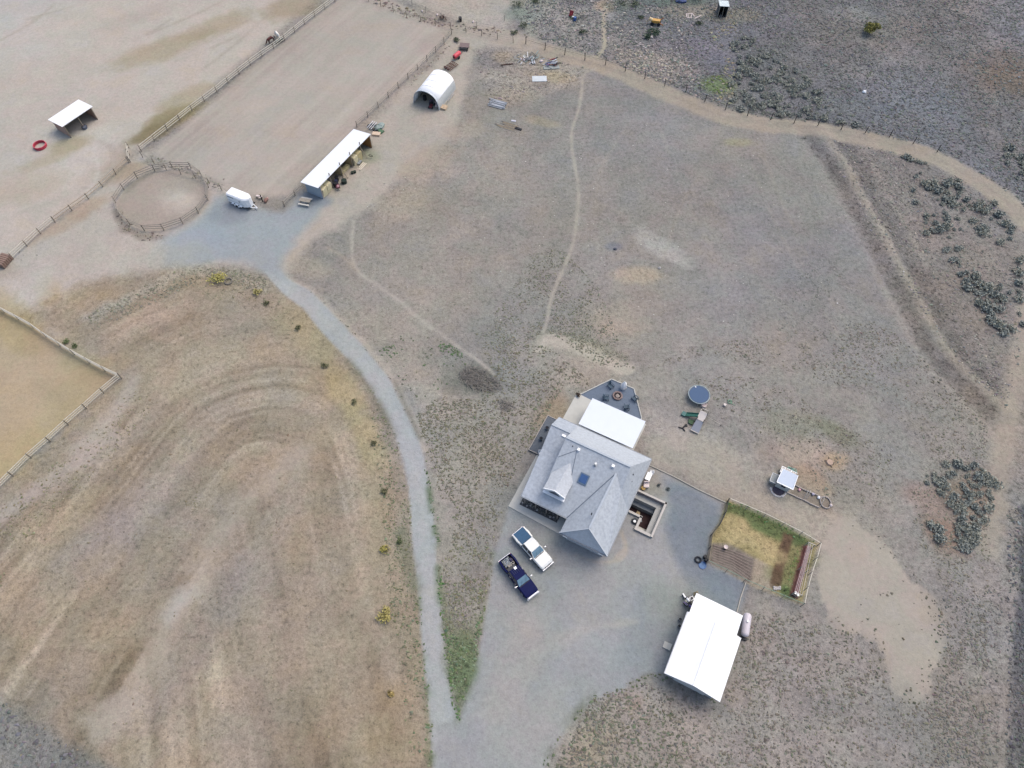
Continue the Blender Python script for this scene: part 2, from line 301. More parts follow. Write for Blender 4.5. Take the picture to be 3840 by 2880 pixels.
# mown / worn ground near the house
for u,v,r,c,k,ry,rot in [(1560,1430,6,(172,164,155),.6,4,-50),(1700,1900,9,(170,160,150),.7,4,80),(1760,1600,9,(164,156,146),.6,7,0),(1600,1480,5,(178,168,158),.6,2,-50),(2120,1360,8,(172,163,153),.75,4,-25),(2180,1300,7,(182,173,163),.9,1.2,-22),(2030,1300,3,(178,170,158),.7,1,35),(1790,1410,4.0,(126,126,118),.8,2.6,0),(2080,1540,3,(166,146,124),.8,2.2,60),(2600,1440,7,(160,153,146),.6,4,0),(2560,1640,6,(176,168,162),.8,3,-20),(2720,1720,8,(176,166,157),.7,3,-28),(2980,1700,4.5,(178,158,146),.8,2.6,0),(3030,1800,3,(176,150,128),.7,1.6,-40),(3100,2000,8,(176,166,156),.7,4,-40),(3130,1620,3.5,(128,128,108),.7,1.3,-35),(2960,1590,5,(148,146,128),.6,2,0),(3130,1730,1.6,(182,160,136),.8,1.1,0),(3060,2080,5,(170,158,150),.5,4,0),(2300,1200,6,(172,160,148),.7,3,0),(2390,1030,3.4,(186,168,150),.8,1.6,0),(2480,930,5,(176,176,174),.8,2.2,-38),(2430,880,3.5,(168,170,168),.6,1.5,-38),(2530,970,3,(180,174,170),.8,1.2,-38),(2300,925,1.4,(126,128,140),.9,1.0,0),(3650,1870,4,(150,130,116),.7,3,-50),(3540,2000,3,(158,132,118),.8,2.2,-60),(3480,1870,3.5,(160,138,128),.6,1.8,-30)]: splot(u,v,r,c,k,ry,rot)
area([(2560,1630),(2700,1670),(2880,1850),(3050,1925),(3180,1955),(3140,2070),(3085,2060),(2960,1975),(2740,1888),(2440,1745),(2440,1640)],(178,168,157),1.2,0.8,am=.7,k=.8)
BARE=[(3090,2280),(3060,2200),(3090,2020),(3160,1960),(3260,2010),(3360,2100),(3440,2200),(3500,2260),(3530,2330),(3535,2420),(3520,2500),(3490,2570),(3480,2620),(3420,2640),(3360,2610),(3320,2540),(3290,2460),(3240,2410),(3170,2390),(3110,2340)]
area(BARE,(182,171,161),0.3,1.0,am=0.35,curve=True)
area([(2100,2880),(2260,2620),(2420,2550),(2560,2560),(2700,2640),(2800,2450),(2880,2200),(3000,2280),(3200,2400),(3330,2600),(3600,2700),(3640,3300),(2000,3300)],(164,153,146),1.5,1.0,am=1.0,k=.8)
for u,v,r,c,k,ry,rot in [(2480,2570,2.6,(178,162,148),.8,2,0),(2600,2600,4,(108,106,108),.55,1.2,-28),(2360,2620,1.5,(160,130,112),.8,1,0),(2530,2680,6,(176,164,156),.5,2,-40),(3100,2500,8,(146,140,138),.5,5,0),(3500,2800,9,(140,138,138),.5,5,0),(3650,2400,8,(146,142,142),.5,4,90),(2200,2800,5,(164,152,134),.6,2,50)]: splot(u,v,r,c,k,ry,rot)
# berm with old wheel tracks at the right
BERM=[(3060,490),(3110,540),(3180,640),(3240,760),(3300,860),(3360,980),(3430,1110),(3500,1240),(3580,1360),(3680,1450),(3750,1530)]
line([(u-42,v+14) for u,v in BERM],2.6,(122,116,113),1.1,0.6,k=.85,brk=-.8,am=1.5)
line([(u+40,v-14) for u,v in BERM],2.4,(112,108,108),1.0,0.6,k=.9,brk=-.8,am=1.5)
line(BERM,1.5,(158,151,142),0.5,0.3,k=.95,am=1.0); line([(u+95,v-25) for u,v in BERM[:6]],.8,(158,150,144),.5,.3,k=.6)
line([(u-80,v+40) for u,v in BERM[5:]],0.7,(160,154,148),0.5,0.3,k=.6)
line([(2010,1300),(2040,1275),(2100,1278),(2170,1300),(2240,1335),(2300,1365),(2350,1385)],2.2,(190,181,170),.45,.3,k=.9,am=.5)
line([(1985,1320),(2020,1250),(2080,1245),(2160,1265),(2260,1305),(2340,1345)],1.2,(128,130,116),.8,.5,k=.5,am=1.5)
for a in ([(1800,620),(1960,665),(2140,715),(2330,800)],[(1900,700),(2080,760),(2260,840)],[(1560,620),(1700,660),(1900,740)],[(2380,430),(2250,640),(2230,820),(2120,1000)],[(2460,450),(2600,800),(2700,1000),(2730,1250)],[(2700,560),(2560,760),(2480,1000),(2400,1180)],[(1450,850),(1700,900),(1950,980),(2050,1100)],[(1350,700),(1520,800),(1700,1000)],[(2820,620),(2900,820),(3020,1050),(3170,1300)],[(2870,600),(2950,800),(3080,1060),(3220,1290)],[(2950,1150),(3100,1400),(3300,1550)]):
    line(a,.4,(168,161,152),.4,.3,k=.5,brk=-.05)
# ---- roads and paths (colour; the faces are split off below)
DR=[(1895,140),(1990,170),(2100,205),(2230,240),(2330,275),(2440,325),(2560,375),(2680,425),(2800,455),(2900,470),(3040,480),(3180,505),(3330,540),(3480,580),(3600,640),(3700,700),(3780,760),(3850,830),(3990,980)]
DRW=line(DR,4.4,(171,160,147),0.7,0.35,am=0.6)
line(DR[2:],0.5,(156,146,136),0.5,0.3,k=.5)
line([(3845,1150),(3835,1300),(3800,1480),(3775,1600),(3755,1750),(3730,1900),(3700,2050)],3.0,(172,160,149),1.0,0.5,k=.9,am=.6)
line([(1700,110),(1780,115),(1900,140),(1990,165)],4.5,(178,168,158),1.0,0.5,k=.9,am=.5)
line([(2270,30),(2262,80),(2265,130),(2264,180),(2235,212)],0.9,(180,170,154),0.35,0.15,am=.5)
P1=line([(2235,255),(2190,280),(2182,340),(2170,410),(2150,470),(2143,520),(2150,590),(2165,670),(2170,740),(2162,830),(2150,910),(2120,990),(2090,1060),(2065,1130),(2050,1210),(2040,1240)],0.5,(178,171,161),0.3,0.12,am=.5)
P2=line([(1325,830),(1320,900),(1322,970),(1345,1020),(1420,1075),(1500,1130),(1580,1200),(1650,1250),(1720,1300),(1790,1350),(1850,1400)],0.5,(182,175,167),0.3,0.12,am=.5)
line([(1230,930),(1290,965),(1345,1020)],0.5,(176,166,154),0.3,0.12,k=.7)
line([(1075,1045),(1165,1095),(1265,1190),(1365,1290),(1440,1380),(1480,1440),(1530,1540),(1590,1680)],1.1,(186,176,166),0.5,0.2,k=.8,am=.5)
line([(2330,2640),(2360,2740),(2410,2840)],0.5,(176,166,158),0.4,0.2,k=.6)
# gravel drive, yard, upper pad
ROAD=[(985,1015),(1060,1100),(1134,1154),(1203,1241),(1303,1345),(1377,1438),(1437,1544),(1481,1627),(1511,1718),(1529,1813),(1539,1900),(1542,1978),(1550,2082),(1563,2156),(1571,2240),(1588,2430),(1614,2690),(1618,2780),(1622,2900),(1640,3200),(2000,3200),(2040,2880),(1900,2760),(1800,2730),(1722,2702),(1690,2600),(1667,2396),(1646,2200),(1639,2152),(1633,2026),(1620,1917),(1607,1830),(1589,1722),(1568,1648),(1520,1540),(1468,1432),(1359,1293),(1264,1193),(1168,1093),(1073,1041),(1050,1010)]
YARD=[(1722,2702),(1788,2465),(1823,2257),(1849,2083),(1884,1962),(1910,1905),(1960,1800),(2100,1700),(2300,1650),(2420,1735),(2560,1805),(2718,1886),(2690,1970),(2660,2020),(2650,2105),(2795,2183),(2760,2300),(2700,2420),(2560,2480),(2500,2528),(2430,2528),(2380,2545),(2325,2588),(2240,2608),(2190,2655),(2110,2745),(2060,2840),(2020,2900),(1960,3200),(1640,3200),(1640,2720)]
PAD=[(650,905),(720,850),(790,790),(815,745),(870,740),(960,785),(1010,800),(1065,790),(1110,735),(1165,715),(1245,745),(1180,820),(1100,900),(1052,965),(1052,1020),(1080,1060),(985,1020),(900,985),(800,975),(700,985),(630,960)]
area(ROAD,(174,177,181),0.2,0.12,am=0.45)
rc=smooth_line(WL([(1010,1020),(1100,1100),(1235,1217),(1330,1320),(1425,1440),(1478,1544),(1525,1640),(1550,1720),(1568,1815),(1580,1910),(1588,2000),(1597,2100),(1605,2200),(1620,2400),(1650,2600),(1665,2720)]),4)
line(rc,1.0,(182,183,185),0.5,0.25,k=.5,world=True); 
area(PAD,(160,168,176),1.3,0.6,am=0.4)
splot(740,920,6,(160,172,188),.6,4,0); splot(1000,870,5,(166,172,180),.4,3,40); splot(640,960,7,(178,174,168),.6,2.5,10); splot(860,800,3,(142,150,162),.6,2,0); splot(1180,750,3,(130,142,156),.6,2,0)
area(YARD,(163,165,170),0.35,0.3,am=0.5)
area([(2480,1790),(2560,1808),(2716,1888),(2688,1970),(2660,2020),(2650,2105),(2793,2183),(2758,2300),(2700,2300),(2600,2230),(2560,2170),(2500,2050),(2490,1980),(2510,1900)],(130,140,154),0.9,0.5,am=0.5,k=.95)
area([(2400,1735),(2480,1765),(2500,1850),(2480,1880),(2400,1840)],(160,156,152),0.8,0.4,am=.6)
for u,v,r,c,k,ry,rot in [(2050,2330,7,(170,168,168),.5,4,0),(2300,2250,8,(166,166,168),.5,4,20),(2200,2500,8,(160,166,172),.5,5,0),(1930,2500,6,(172,166,164),.5,3,60),(2000,2750,7,(172,170,168),.5,4,40),(2440,2350,6,(142,150,160),.5,3,60),(2540,2250,4,(150,158,150),.4,3,0),(1980,2150,6,(150,156,162),.4,3,-50),(2150,2120,4,(152,156,160),.5,2,-28)]: splot(u,v,r,c,k,ry,rot)
for pl in ([(2330,2000),(2350,2060),(2320,2100),(2240,2108),(2160,2080)],[(2330,1990),(2345,2050),(2310,2090)]): line(pl,0.35,(186,176,166),0.3,0.1,k=.8)
for k_ in range(5): line([(1760+k_*30,2700),(1900+k_*26,2540),(2100+k_*20,2380),(2350+k_*10,2330)],0.5,(176,174,172),0.5,0.3,k=.4,brk=0)
# green verge between drive and yard, verges
area([(1718,2696),(1690,2570),(1668,2400),(1650,2200),(1700,2330),(1760,2380),(1800,2290),(1850,2080),(1825,2257),(1788,2465)],(124,132,106),0.7,0.6,am=1.5,k=.75)
splot(1745,2480,3.2,(96,118,80),.6,1.5,90)
line([(1570,2240),(1588,2430),(1612,2690),(1616,2860)],0.9,(96,116,82),0.5,0.35,k=.7,brk=-.2,world=False)
line([(1607,1830),(1622,1930),(1636,2040)],0.9,(92,112,82),0.4,0.3,k=.8,brk=-.2)
line([(1640,2130),(1650,2250)],0.9,(90,114,80),0.5,0.3,k=.7,brk=-.2)
line([(1500,2000),(1530,2100),(1560,2200)],1.4,(120,124,102),0.8,0.5,k=.6,brk=0)
line([(1303,1350),(1377,1445),(1437,1550),(1481,1632)],0.9,(128,124,106),0.6,0.4,k=.7,brk=-.1)
line([(1480,1430),(1530,1540),(1575,1645)],0.5,(130,126,116),0.3,0.2,k=.7)
line([(2320,2595),(2400,2545),(2500,2530),(2620,2590)],0.9,(112,116,104),0.6,0.5,k=.7,brk=-.1)
line([(2130,2720),(2210,2620),(2300,2595)],0.9,(112,116,98),0.6,0.4,k=.7,brk=-.1); line([(2030,2880),(2110,2745)],0.9,(108,112,94),0.6,0.4,k=.7,brk=-.1)
line([(330,1190),(500,1110),(640,1040),(760,1010),(900,1035),(980,1070)],2.2,(170,166,156),1.2,0.7,k=.7,am=1.4)
# garden plot
GARD=[(2728,1872),(2700,1960),(2663,2010),(2660,2060),(2650,2105),(2795,2180),(2900,2225),(3010,2265),(3040,2130),(3050,2100),(3072,2040),(3000,2003),(2900,1960)]
area(GARD,(166,150,108),0.3,0.12,am=1.2)
area([(2722,1885),(2800,1900),(2900,1950),(3000,2000),(3055,2035),(3040,2060),(2960,2040),(2870,2005),(2820,1975),(2790,1945),(2740,1925),(2712,1930)],(88,110,70),0.5,0.35,am=1.4,k=.8)
area([(2665,2035),(2735,2040),(2835,2095),(2820,2185),(2795,2178),(2652,2108)],(142,130,122),0.25,0.1,am=.9)
area([(2835,2095),(2915,2140),(2890,2222),(2815,2190)],(172,156,140),0.25,0.1,am=.9)
splot(2985,2120,1.2,(120,126,80),.6,3,-70)
area([(2940,2000),(2980,2012),(2935,2120),(2925,2195),(2895,2190),(2912,2120)],(104,80,64),0.3,0.2,am=1.1)
area([(2975,2015),(3010,2030),(2960,2230),(2925,2215),(2935,2120)],(134,132,92),0.4,0.3,am=1.4,k=.85)
splot(2948,2222,.8,(88,112,70),.8,.8,0); splot(2992,2028,1.0,(88,110,70),.7,.7,0)
area([(2946,2000),(2978,2010),(2960,2060),(2940,2120),(2925,2196),(2892,2190),(2914,2110),(2928,2050)],(108,86,70),0.2,0.15,am=1.1,k=.92)
for u,v in [(2760,1960),(2850,2030),(2800,2010),(2900,2080),(2740,2010)]: splot(u,v,1.6,(188,168,126),.7,1.0,-20)
for k_ in range(7):
    line([(2672+k_*3,2046+k_*9),(2740+k_*3,2066+k_*9),(2822-k_*1,2112+k_*10)],0.16,(116,104,98),0.18,0.05,k=.8)
area([(3012,2040),(3040,2050),(2985,2240),(2960,2235)],(112,72,70),0.15,0.05,am=.8)
# round the coop
area([(2985,1820),(3040,1838),(3090,1865),(3120,1880),(3115,1910),(3080,1915),(3030,1890),(2960,1855)],(150,138,130),0.4,0.2,am=.7)
# planting bed and stained soil at the house front are separate objects
# ------------------------------------------------ relief
zz=0.05*fbm(X,Y,6,61)+0.10*fbm(X,Y,25,63)-0.0
bl=smooth_line(WL(BERM),4); db=seg_d(X,Y,bl); zz+=0.32*np.exp(-(db/1.3)**2)-0.18*np.exp(-((db-3.2)/1.2)**2)
flat=np.zeros(len(X))
for pg,mg in ((YARD,1.5),(ROAD,.5),(PAD,1),(ARENA,.5),(GARD,1)):
    pl=WL(pg); d=seg_d(X,Y,pl,True); d=np.where(inside(X,Y,pl),0,d); flat=np.maximum(flat,sstep(1-d/(mg+2)))
hx,hy=W(2250,1750); flat=np.maximum(flat,sstep(1.6-np.hypot(X-hx,Y-hy)/22)); zz=zz*(1-flat)-0.05*(1-flat)*0
zz=np.where(np.abs(zz)<1e-9,0,zz); far=np.hypot(X,Y-75); zz*=sstep((400-far)/200)
# ------------------------------------------------ house frame, pit cut
HO=(6.6,46.0); HR=math.radians(-27.5)
def HL(a,b): c,s=math.cos(HR),math.sin(HR); return (HO[0]+a*c-b*s,HO[1]+a*s+b*c)
PIT=[HL(13.3,-3.95),HL(17.7,-3.95),HL(17.7,-8.75),HL(15.8,-8.75),HL(15.8,-6.95),HL(13.3,-6.95)]
# ------------------------------------------------ material
bn=fbm(X,Y,9,91,3); bn2=fbm(X,Y,3.5,95,3); dm=np.minimum(amp,1.3)[:,None]; col=col+dm*(bn[:,None]*np.array([7,6,7.])+bn2[:,None]*np.array([7,5.5,3.])+fbm(X,Y,14,97,2)[:,None]*np.array([-4,0,5.]))
_g=col.mean(1,keepdims=True); col=(_g+(col-_g)*0.85)*np.array([0.968,0.981,0.960]); col+= (fbm(X,Y,0.7,81,2)*amp*5)[:,None]
alb_all=np.clip(lin(np.clip(col,20,250))/GAIN/TINT,0.004,0.8)
gm=bpy.data.materials.new('ground_cover'); gm.use_nodes=True; g=gm.node_tree; gb=g.nodes['Principled BSDF']; gb.inputs['Roughness'].default_value=0.95; gb.inputs['Specular IOR Level'].default_value=0.15
def N(t,**k):
    q=g.nodes.new(t)
    for a,b in k.items(): setattr(q,a,b)
    return q
def LK(a,b): g.links.new(a,b)
at=N('ShaderNodeAttribute',attribute_name='cover'); am_=N('ShaderNodeAttribute',attribute_name='amp'); tc=N('ShaderNodeTexCoord')
def noise(sc,det,rgh=0.6):
    q=N('ShaderNodeTexNoise'); q.inputs['Scale'].default_value=sc; q.inputs['Detail'].default_value=det; q.inputs['Roughness'].default_value=rgh; LK(tc.outputs['Object'],q.inputs[0]); return q
def math_(op,a,b):
    q=N('ShaderNodeMath',operation=op)
    for i,x in enumerate((a,b)):
        if isinstance(x,(int,float)): q.inputs[i].default_value=x
        else: LK(x,q.inputs[i])
    return q.outputs[0]
na=noise(1.7,5,0.7); nb=noise(0.28,4,0.6); nc=noise(5.5,3,0.6)
sa=math_('MULTIPLY',math_('SUBTRACT',na.outputs['Fac'],0.5),1.25)
sb=math_('MULTIPLY',math_('SUBTRACT',nb.outputs['Fac'],0.5),0.45)
sc_=math_('MULTIPLY',math_('SUBTRACT',nc.outputs['Fac'],0.5),0.8)
vo=N('ShaderNodeTexVoronoi'); vo.inputs['Scale'].default_value=1.9; vo.inputs['Randomness'].default_value=1; LK(tc.outputs['Object'],vo.inputs[0])
vs_=N('ShaderNodeMapRange'); vs_.inputs[1].default_value=0.10; vs_.inputs[2].default_value=0.30; vs_.inputs[3].default_value=-0.20; vs_.inputs[4].default_value=0.0; LK(vo.outputs['Distance'],vs_.inputs[0])
nd=noise(1.25,3,0.6); cl=N('ShaderNodeMapRange'); cl.interpolation_type='SMOOTHSTEP'; cl.inputs[1].default_value=0.52; cl.inputs[2].default_value=0.66; cl.inputs[3].default_value=0.03; cl.inputs[4].default_value=-0.17; LK(nd.outputs['Fac'],cl.inputs[0])
ne=noise(2.6,2,0.5); cm=N('ShaderNodeMapRange'); cm.interpolation_type='SMOOTHSTEP'; cm.inputs[1].default_value=0.56; cm.inputs[2].default_value=0.68; cm.inputs[3].default_value=0.02; cm.inputs[4].default_value=-0.18; LK(ne.outputs['Fac'],cm.inputs[0])
tot=math_('ADD',math_('ADD',math_('ADD',sa,sb),math_('ADD',sc_,vs_.outputs[0])),math_('MULTIPLY',math_('ADD',cl.outputs[0],cm.outputs[0]),am_.outputs['Fac']))
fac=math_('ADD',math_('MULTIPLY',tot,math_('MULTIPLY',am_.outputs['Fac'],0.95)),1.0)
mu=N('ShaderNodeVectorMath',operation='SCALE'); LK(at.outputs['Color'],mu.inputs[0]); LK(fac,mu.inputs['Scale'])
# small drift of hue: tan, green-grey, mauve-grey
hn=noise(0.16,5,0.65); hr=N('ShaderNodeValToRGB'); LK(hn.outputs['Fac'],hr.inputs[0])
e=hr.color_ramp.elements; e[0].position=0.34; e[0].color=(0.97,0.995,1.03,1); e[1].position=0.66; e[1].color=(1.035,1.0,0.96,1); e.new(0.44).color=(0.98,1.012,0.99,1); e.new(0.55).color=(1.02,0.99,1.01,1)
m2=N('ShaderNodeVectorMath',operation='MULTIPLY'); LK(mu.outputs[0],m2.inputs[0]); LK(hr.outputs[0],m2.inputs[1]); LK(m2.outputs[0],gb.inputs['Base Color'])
bp=N('ShaderNodeBump'); bp.inputs['Strength'].default_value=0.5; bp.inputs['Distance'].default_value=0.12; LK(math_('MULTIPLY',tot,am_.outputs['Fac']),bp.inputs['Height']); LK(bp.outputs[0],gb.inputs['Normal'])
# ------------------------------------------------ split into faces
ii=np.arange(NX*NY).reshape(NY,NX); q=np.stack([ii[:-1,:-1].ravel(),ii[:-1,1:].ravel(),ii[1:,1:].ravel(),ii[1:,:-1].ravel()],1)
fx,fy=X[q].mean(1),Y[q].mean(1); reg=np.zeros(len(q),int)
def near(pl,wd): return seg_d(fx,fy,pl)<wd
REG=[('ground',None),('dirt_road',lambda:near(DRW,2.3)),('footpath',lambda:near(P1,.42)|near(P2,.42)),('riding_arena',lambda:inside(fx,fy,WL(ARENA))),('round_pen_floor',lambda:inside(fx,fy,smooth_line(WL(PEN+[PEN[0]]),5))),('upper_gravel_pad',lambda:inside(fx,fy,WL(PAD))),('gravel_yard',lambda:inside(fx,fy,WL(YARD))),('gravel_driveway',lambda:inside(fx,fy,WL(ROAD))),('yellow_pasture',lambda:inside(fx,fy,WL(YP))),('garden_soil',lambda:inside(fx,fy,WL(GARD)))]
for k,(nm,fn) in enumerate(REG):
    if fn: reg[fn()]=k
reg[inside(fx,fy,PIT)]=-1
for k,(nm,fn) in enumerate(REG):
    f=q[reg==k]; us,inv=np.unique(f.ravel(),return_inverse=True); me=bpy.data.meshes.new(nm)
    me.vertices.add(len(us)); me.vertices.foreach_set('co',np.stack([X[us],Y[us],zz[us]],1).astype(np.float32).ravel())
    me.loops.add(len(inv)); me.loops.foreach_set('vertex_index',inv.astype(np.int32)); me.polygons.add(len(f))
    me.polygons.foreach_set('loop_start',np.arange(0,len(inv),4,dtype=np.int32)); me.polygons.foreach_set('loop_total',np.full(len(f),4,np.int32)); me.polygons.foreach_set('use_smooth',np.ones(len(f),bool)); me.update(calc_edges=True)
    a=me.attributes.new('cover','FLOAT_COLOR','POINT'); a.data.foreach_set('color',np.concatenate([alb_all[us],np.ones((len(us),1))],1).astype(np.float32).ravel())
    a=me.attributes.new('amp','FLOAT','POINT'); a.data.foreach_set('value',amp[us].astype(np.float32))
    me.materials.append(gm); o=bpy.data.objects.new(nm,me); COL.objects.link(o); o['kind']='structure'
    o['label']={'ground':'dry grassland and bare soil around the property'}.get(nm,nm.replace('_',' '))
def gz(x,y):
    i=np.clip(np.searchsorted(gx,x)-1,0,NX-2); j=np.clip(np.searchsorted(gy,y)-1,0,NY-2); return zz.reshape(NY,NX)[j,i]
# ================================================================ VEGETATION
def vcol_mat(name,attr,rough=0.9,var=0.25):
    m=bpy.data.materials.new(name); m.use_nodes=True; n=m.node_tree; b=n.nodes['Principled BSDF']; b.inputs['Roughness'].default_value=rough; b.inputs['Specular IOR Level'].default_value=0.15
    a=n.nodes.new('ShaderNodeAttribute'); a.attribute_name=attr; n.links.new(a.outputs['Color'],b.inputs['Base Color']); return m
MT=vcol_mat('tuft_leaf','tint')
def in_poly_pts(poly,dens,rs):
    a=np.array(poly); x0,y0=a.min(0); x1,y1=a.max(0); n=int((x1-x0)*(y1-y0)*dens); x=rs.uniform(x0,x1,n); y=rs.uniform(y0,y1,n)
    k=inside(x,y,poly); return x[k],y[k]
def along(pl,wd,dens,rs):
    pl=np.array(smooth_line(pl,4)); L=np.hypot(*(pl[1:]-pl[:-1]).T); n=int(L.sum()*dens); i=rs.choice(len(L),n,p=L/L.sum()); t=rs.rand(n)[:,None]
    p=pl[i]*(1-t)+pl[i+1]*t; nn=np.stack([-(pl[i+1]-pl[i])[:,1],(pl[i+1]-pl[i])[:,0]],1)/L[i][:,None]; p=p+nn*rs.normal(0,wd,n)[:,None]; return p[:,0],p[:,1]
def tufts(name,sets,label,cat,seed):
    rs=np.random.RandomState(seed); xs=[];ys=[];rr=[];cc=[];hh=[]
    for s in sets:
        if s[0]=='p':
            _,px,d,rm,c,cv=s; x,y=in_poly_pts(WL(px),d*(3.2 if d>1.05 else 1.5),rs)
            k=rs.rand(len(x))<np.clip(0.62+0.9*fbm(x,y,5,71)+0.7*fbm(x,y,1.8,75),0.03,1); x,y=x[k],y[k]
        else:
            _,px,wd,d,rm,c,cv=s; x,y=along(WL(px),wd,d,rs)
        n=len(x); r=rm*0.76*np.clip(rs.lognormal(0,0.3,n),.4,1.75); c=np.array(c,float)[None]+(17 if rm<.3 else 9)+rs.normal(0,cv,n)[:,None]+rs.normal(0,cv*0.35,(n,3))
        xs.append(x);ys.append(y);rr.append(r);cc.append(c)
    x=np.concatenate(xs);y=np.concatenate(ys);r=np.concatenate(rr);c=np.concatenate(cc); n=len(x)
    keep=np.ones(n,bool)
    for pg in (ROAD,YARD,PAD): keep&=~((inside(x,y,WL(pg)))&(seg_d(x,y,WL(pg),True)>0.25))
    keep&=~((seg_d(x,y,DRW)<1.9)|(seg_d(x,y,P1)<.4)|(seg_d(x,y,P2)<.4)); hx,hy=HL(6.5,-3); keep&=np.hypot(x-hx,y-hy)>0
    u=(x-HO[0])*math.cos(HR)+(y-HO[1])*math.sin(HR); v=-(x-HO[0])*math.sin(HR)+(y-HO[1])*math.cos(HR)
    keep&=~((u>-2.3)&(u<14)&(v>-15)&(v<6.2)); keep&=~((u>0)&(u<10.3)&(v>0)&(v<11)&(v-6.3<1.5*u)&(v-6.9<-1.4*(u-10.05)))
    x,y,r,c=x[keep],y[keep],r[keep],c[keep]; n=len(x)
    K=6; th=rs.rand(n,1)*2*PI+np.arange(K)[None]*2*PI/K+rs.normal(0,.25,(n,K)); rad=r[:,None]*rs.uniform(0.45,1.35,(n,K)); rad[:,::2]*=0.8
    z0=gz(x,y); ex=rs.uniform(0.7,1.5,(n,1)); V=np.zeros((n,K+1,3)); V[:,0,0]=x;V[:,0,1]=y;V[:,0,2]=z0+r*rs.uniform(0.5,1.0,n)
    V[:,1:,0]=x[:,None]+np.cos(th)*rad*ex; V[:,1:,1]=y[:,None]+np.sin(th)*rad/ex; V[:,1:,2]=z0[:,None]+0.02+rs.uniform(0,.25,(n,K))*r[:,None]
    C=np.repeat(np.clip(lin(np.clip(c,20,230))/GAIN/TINT,0.01,.8)[:,None,:],K+1,1); C[:,1:]*=rs.uniform(.85,1.25,(n,K,1))
    base=(np.arange(n)*(K+1))[:,None]; F=np.stack([np.stack([base[:,0],base[:,0]+1+i,base[:,0]+1+(i+1)%K],1) for i in range(K)],1).reshape(-1,3)
    me=bpy.data.meshes.new(name); me.vertices.add(n*(K+1)); me.vertices.foreach_set('co',V.astype(np.float32).ravel()); me.loops.add(F.size); me.loops.foreach_set('vertex_index',F.astype(np.int32).ravel())
    me.polygons.add(len(F)); me.polygons.foreach_set('loop_start',np.arange(0,F.size,3,dtype=np.int32)); me.polygons.foreach_set('loop_total',np.full(len(F),3,np.int32)); me.update(calc_edges=True)
    a=me.attributes.new('tint','FLOAT_COLOR','POINT'); a.data.foreach_set('color',np.concatenate([C.reshape(-1,3),np.ones((n*(K+1),1))],1).astype(np.float32).ravel())
    me.materials.append(MT); o=bpy.data.objects.new(name,me); COL.objects.link(o); tag(o,label,cat,kind='stuff'); return o
gg=(104,108,90); dg=(82,98,76); tn=(150,140,122)
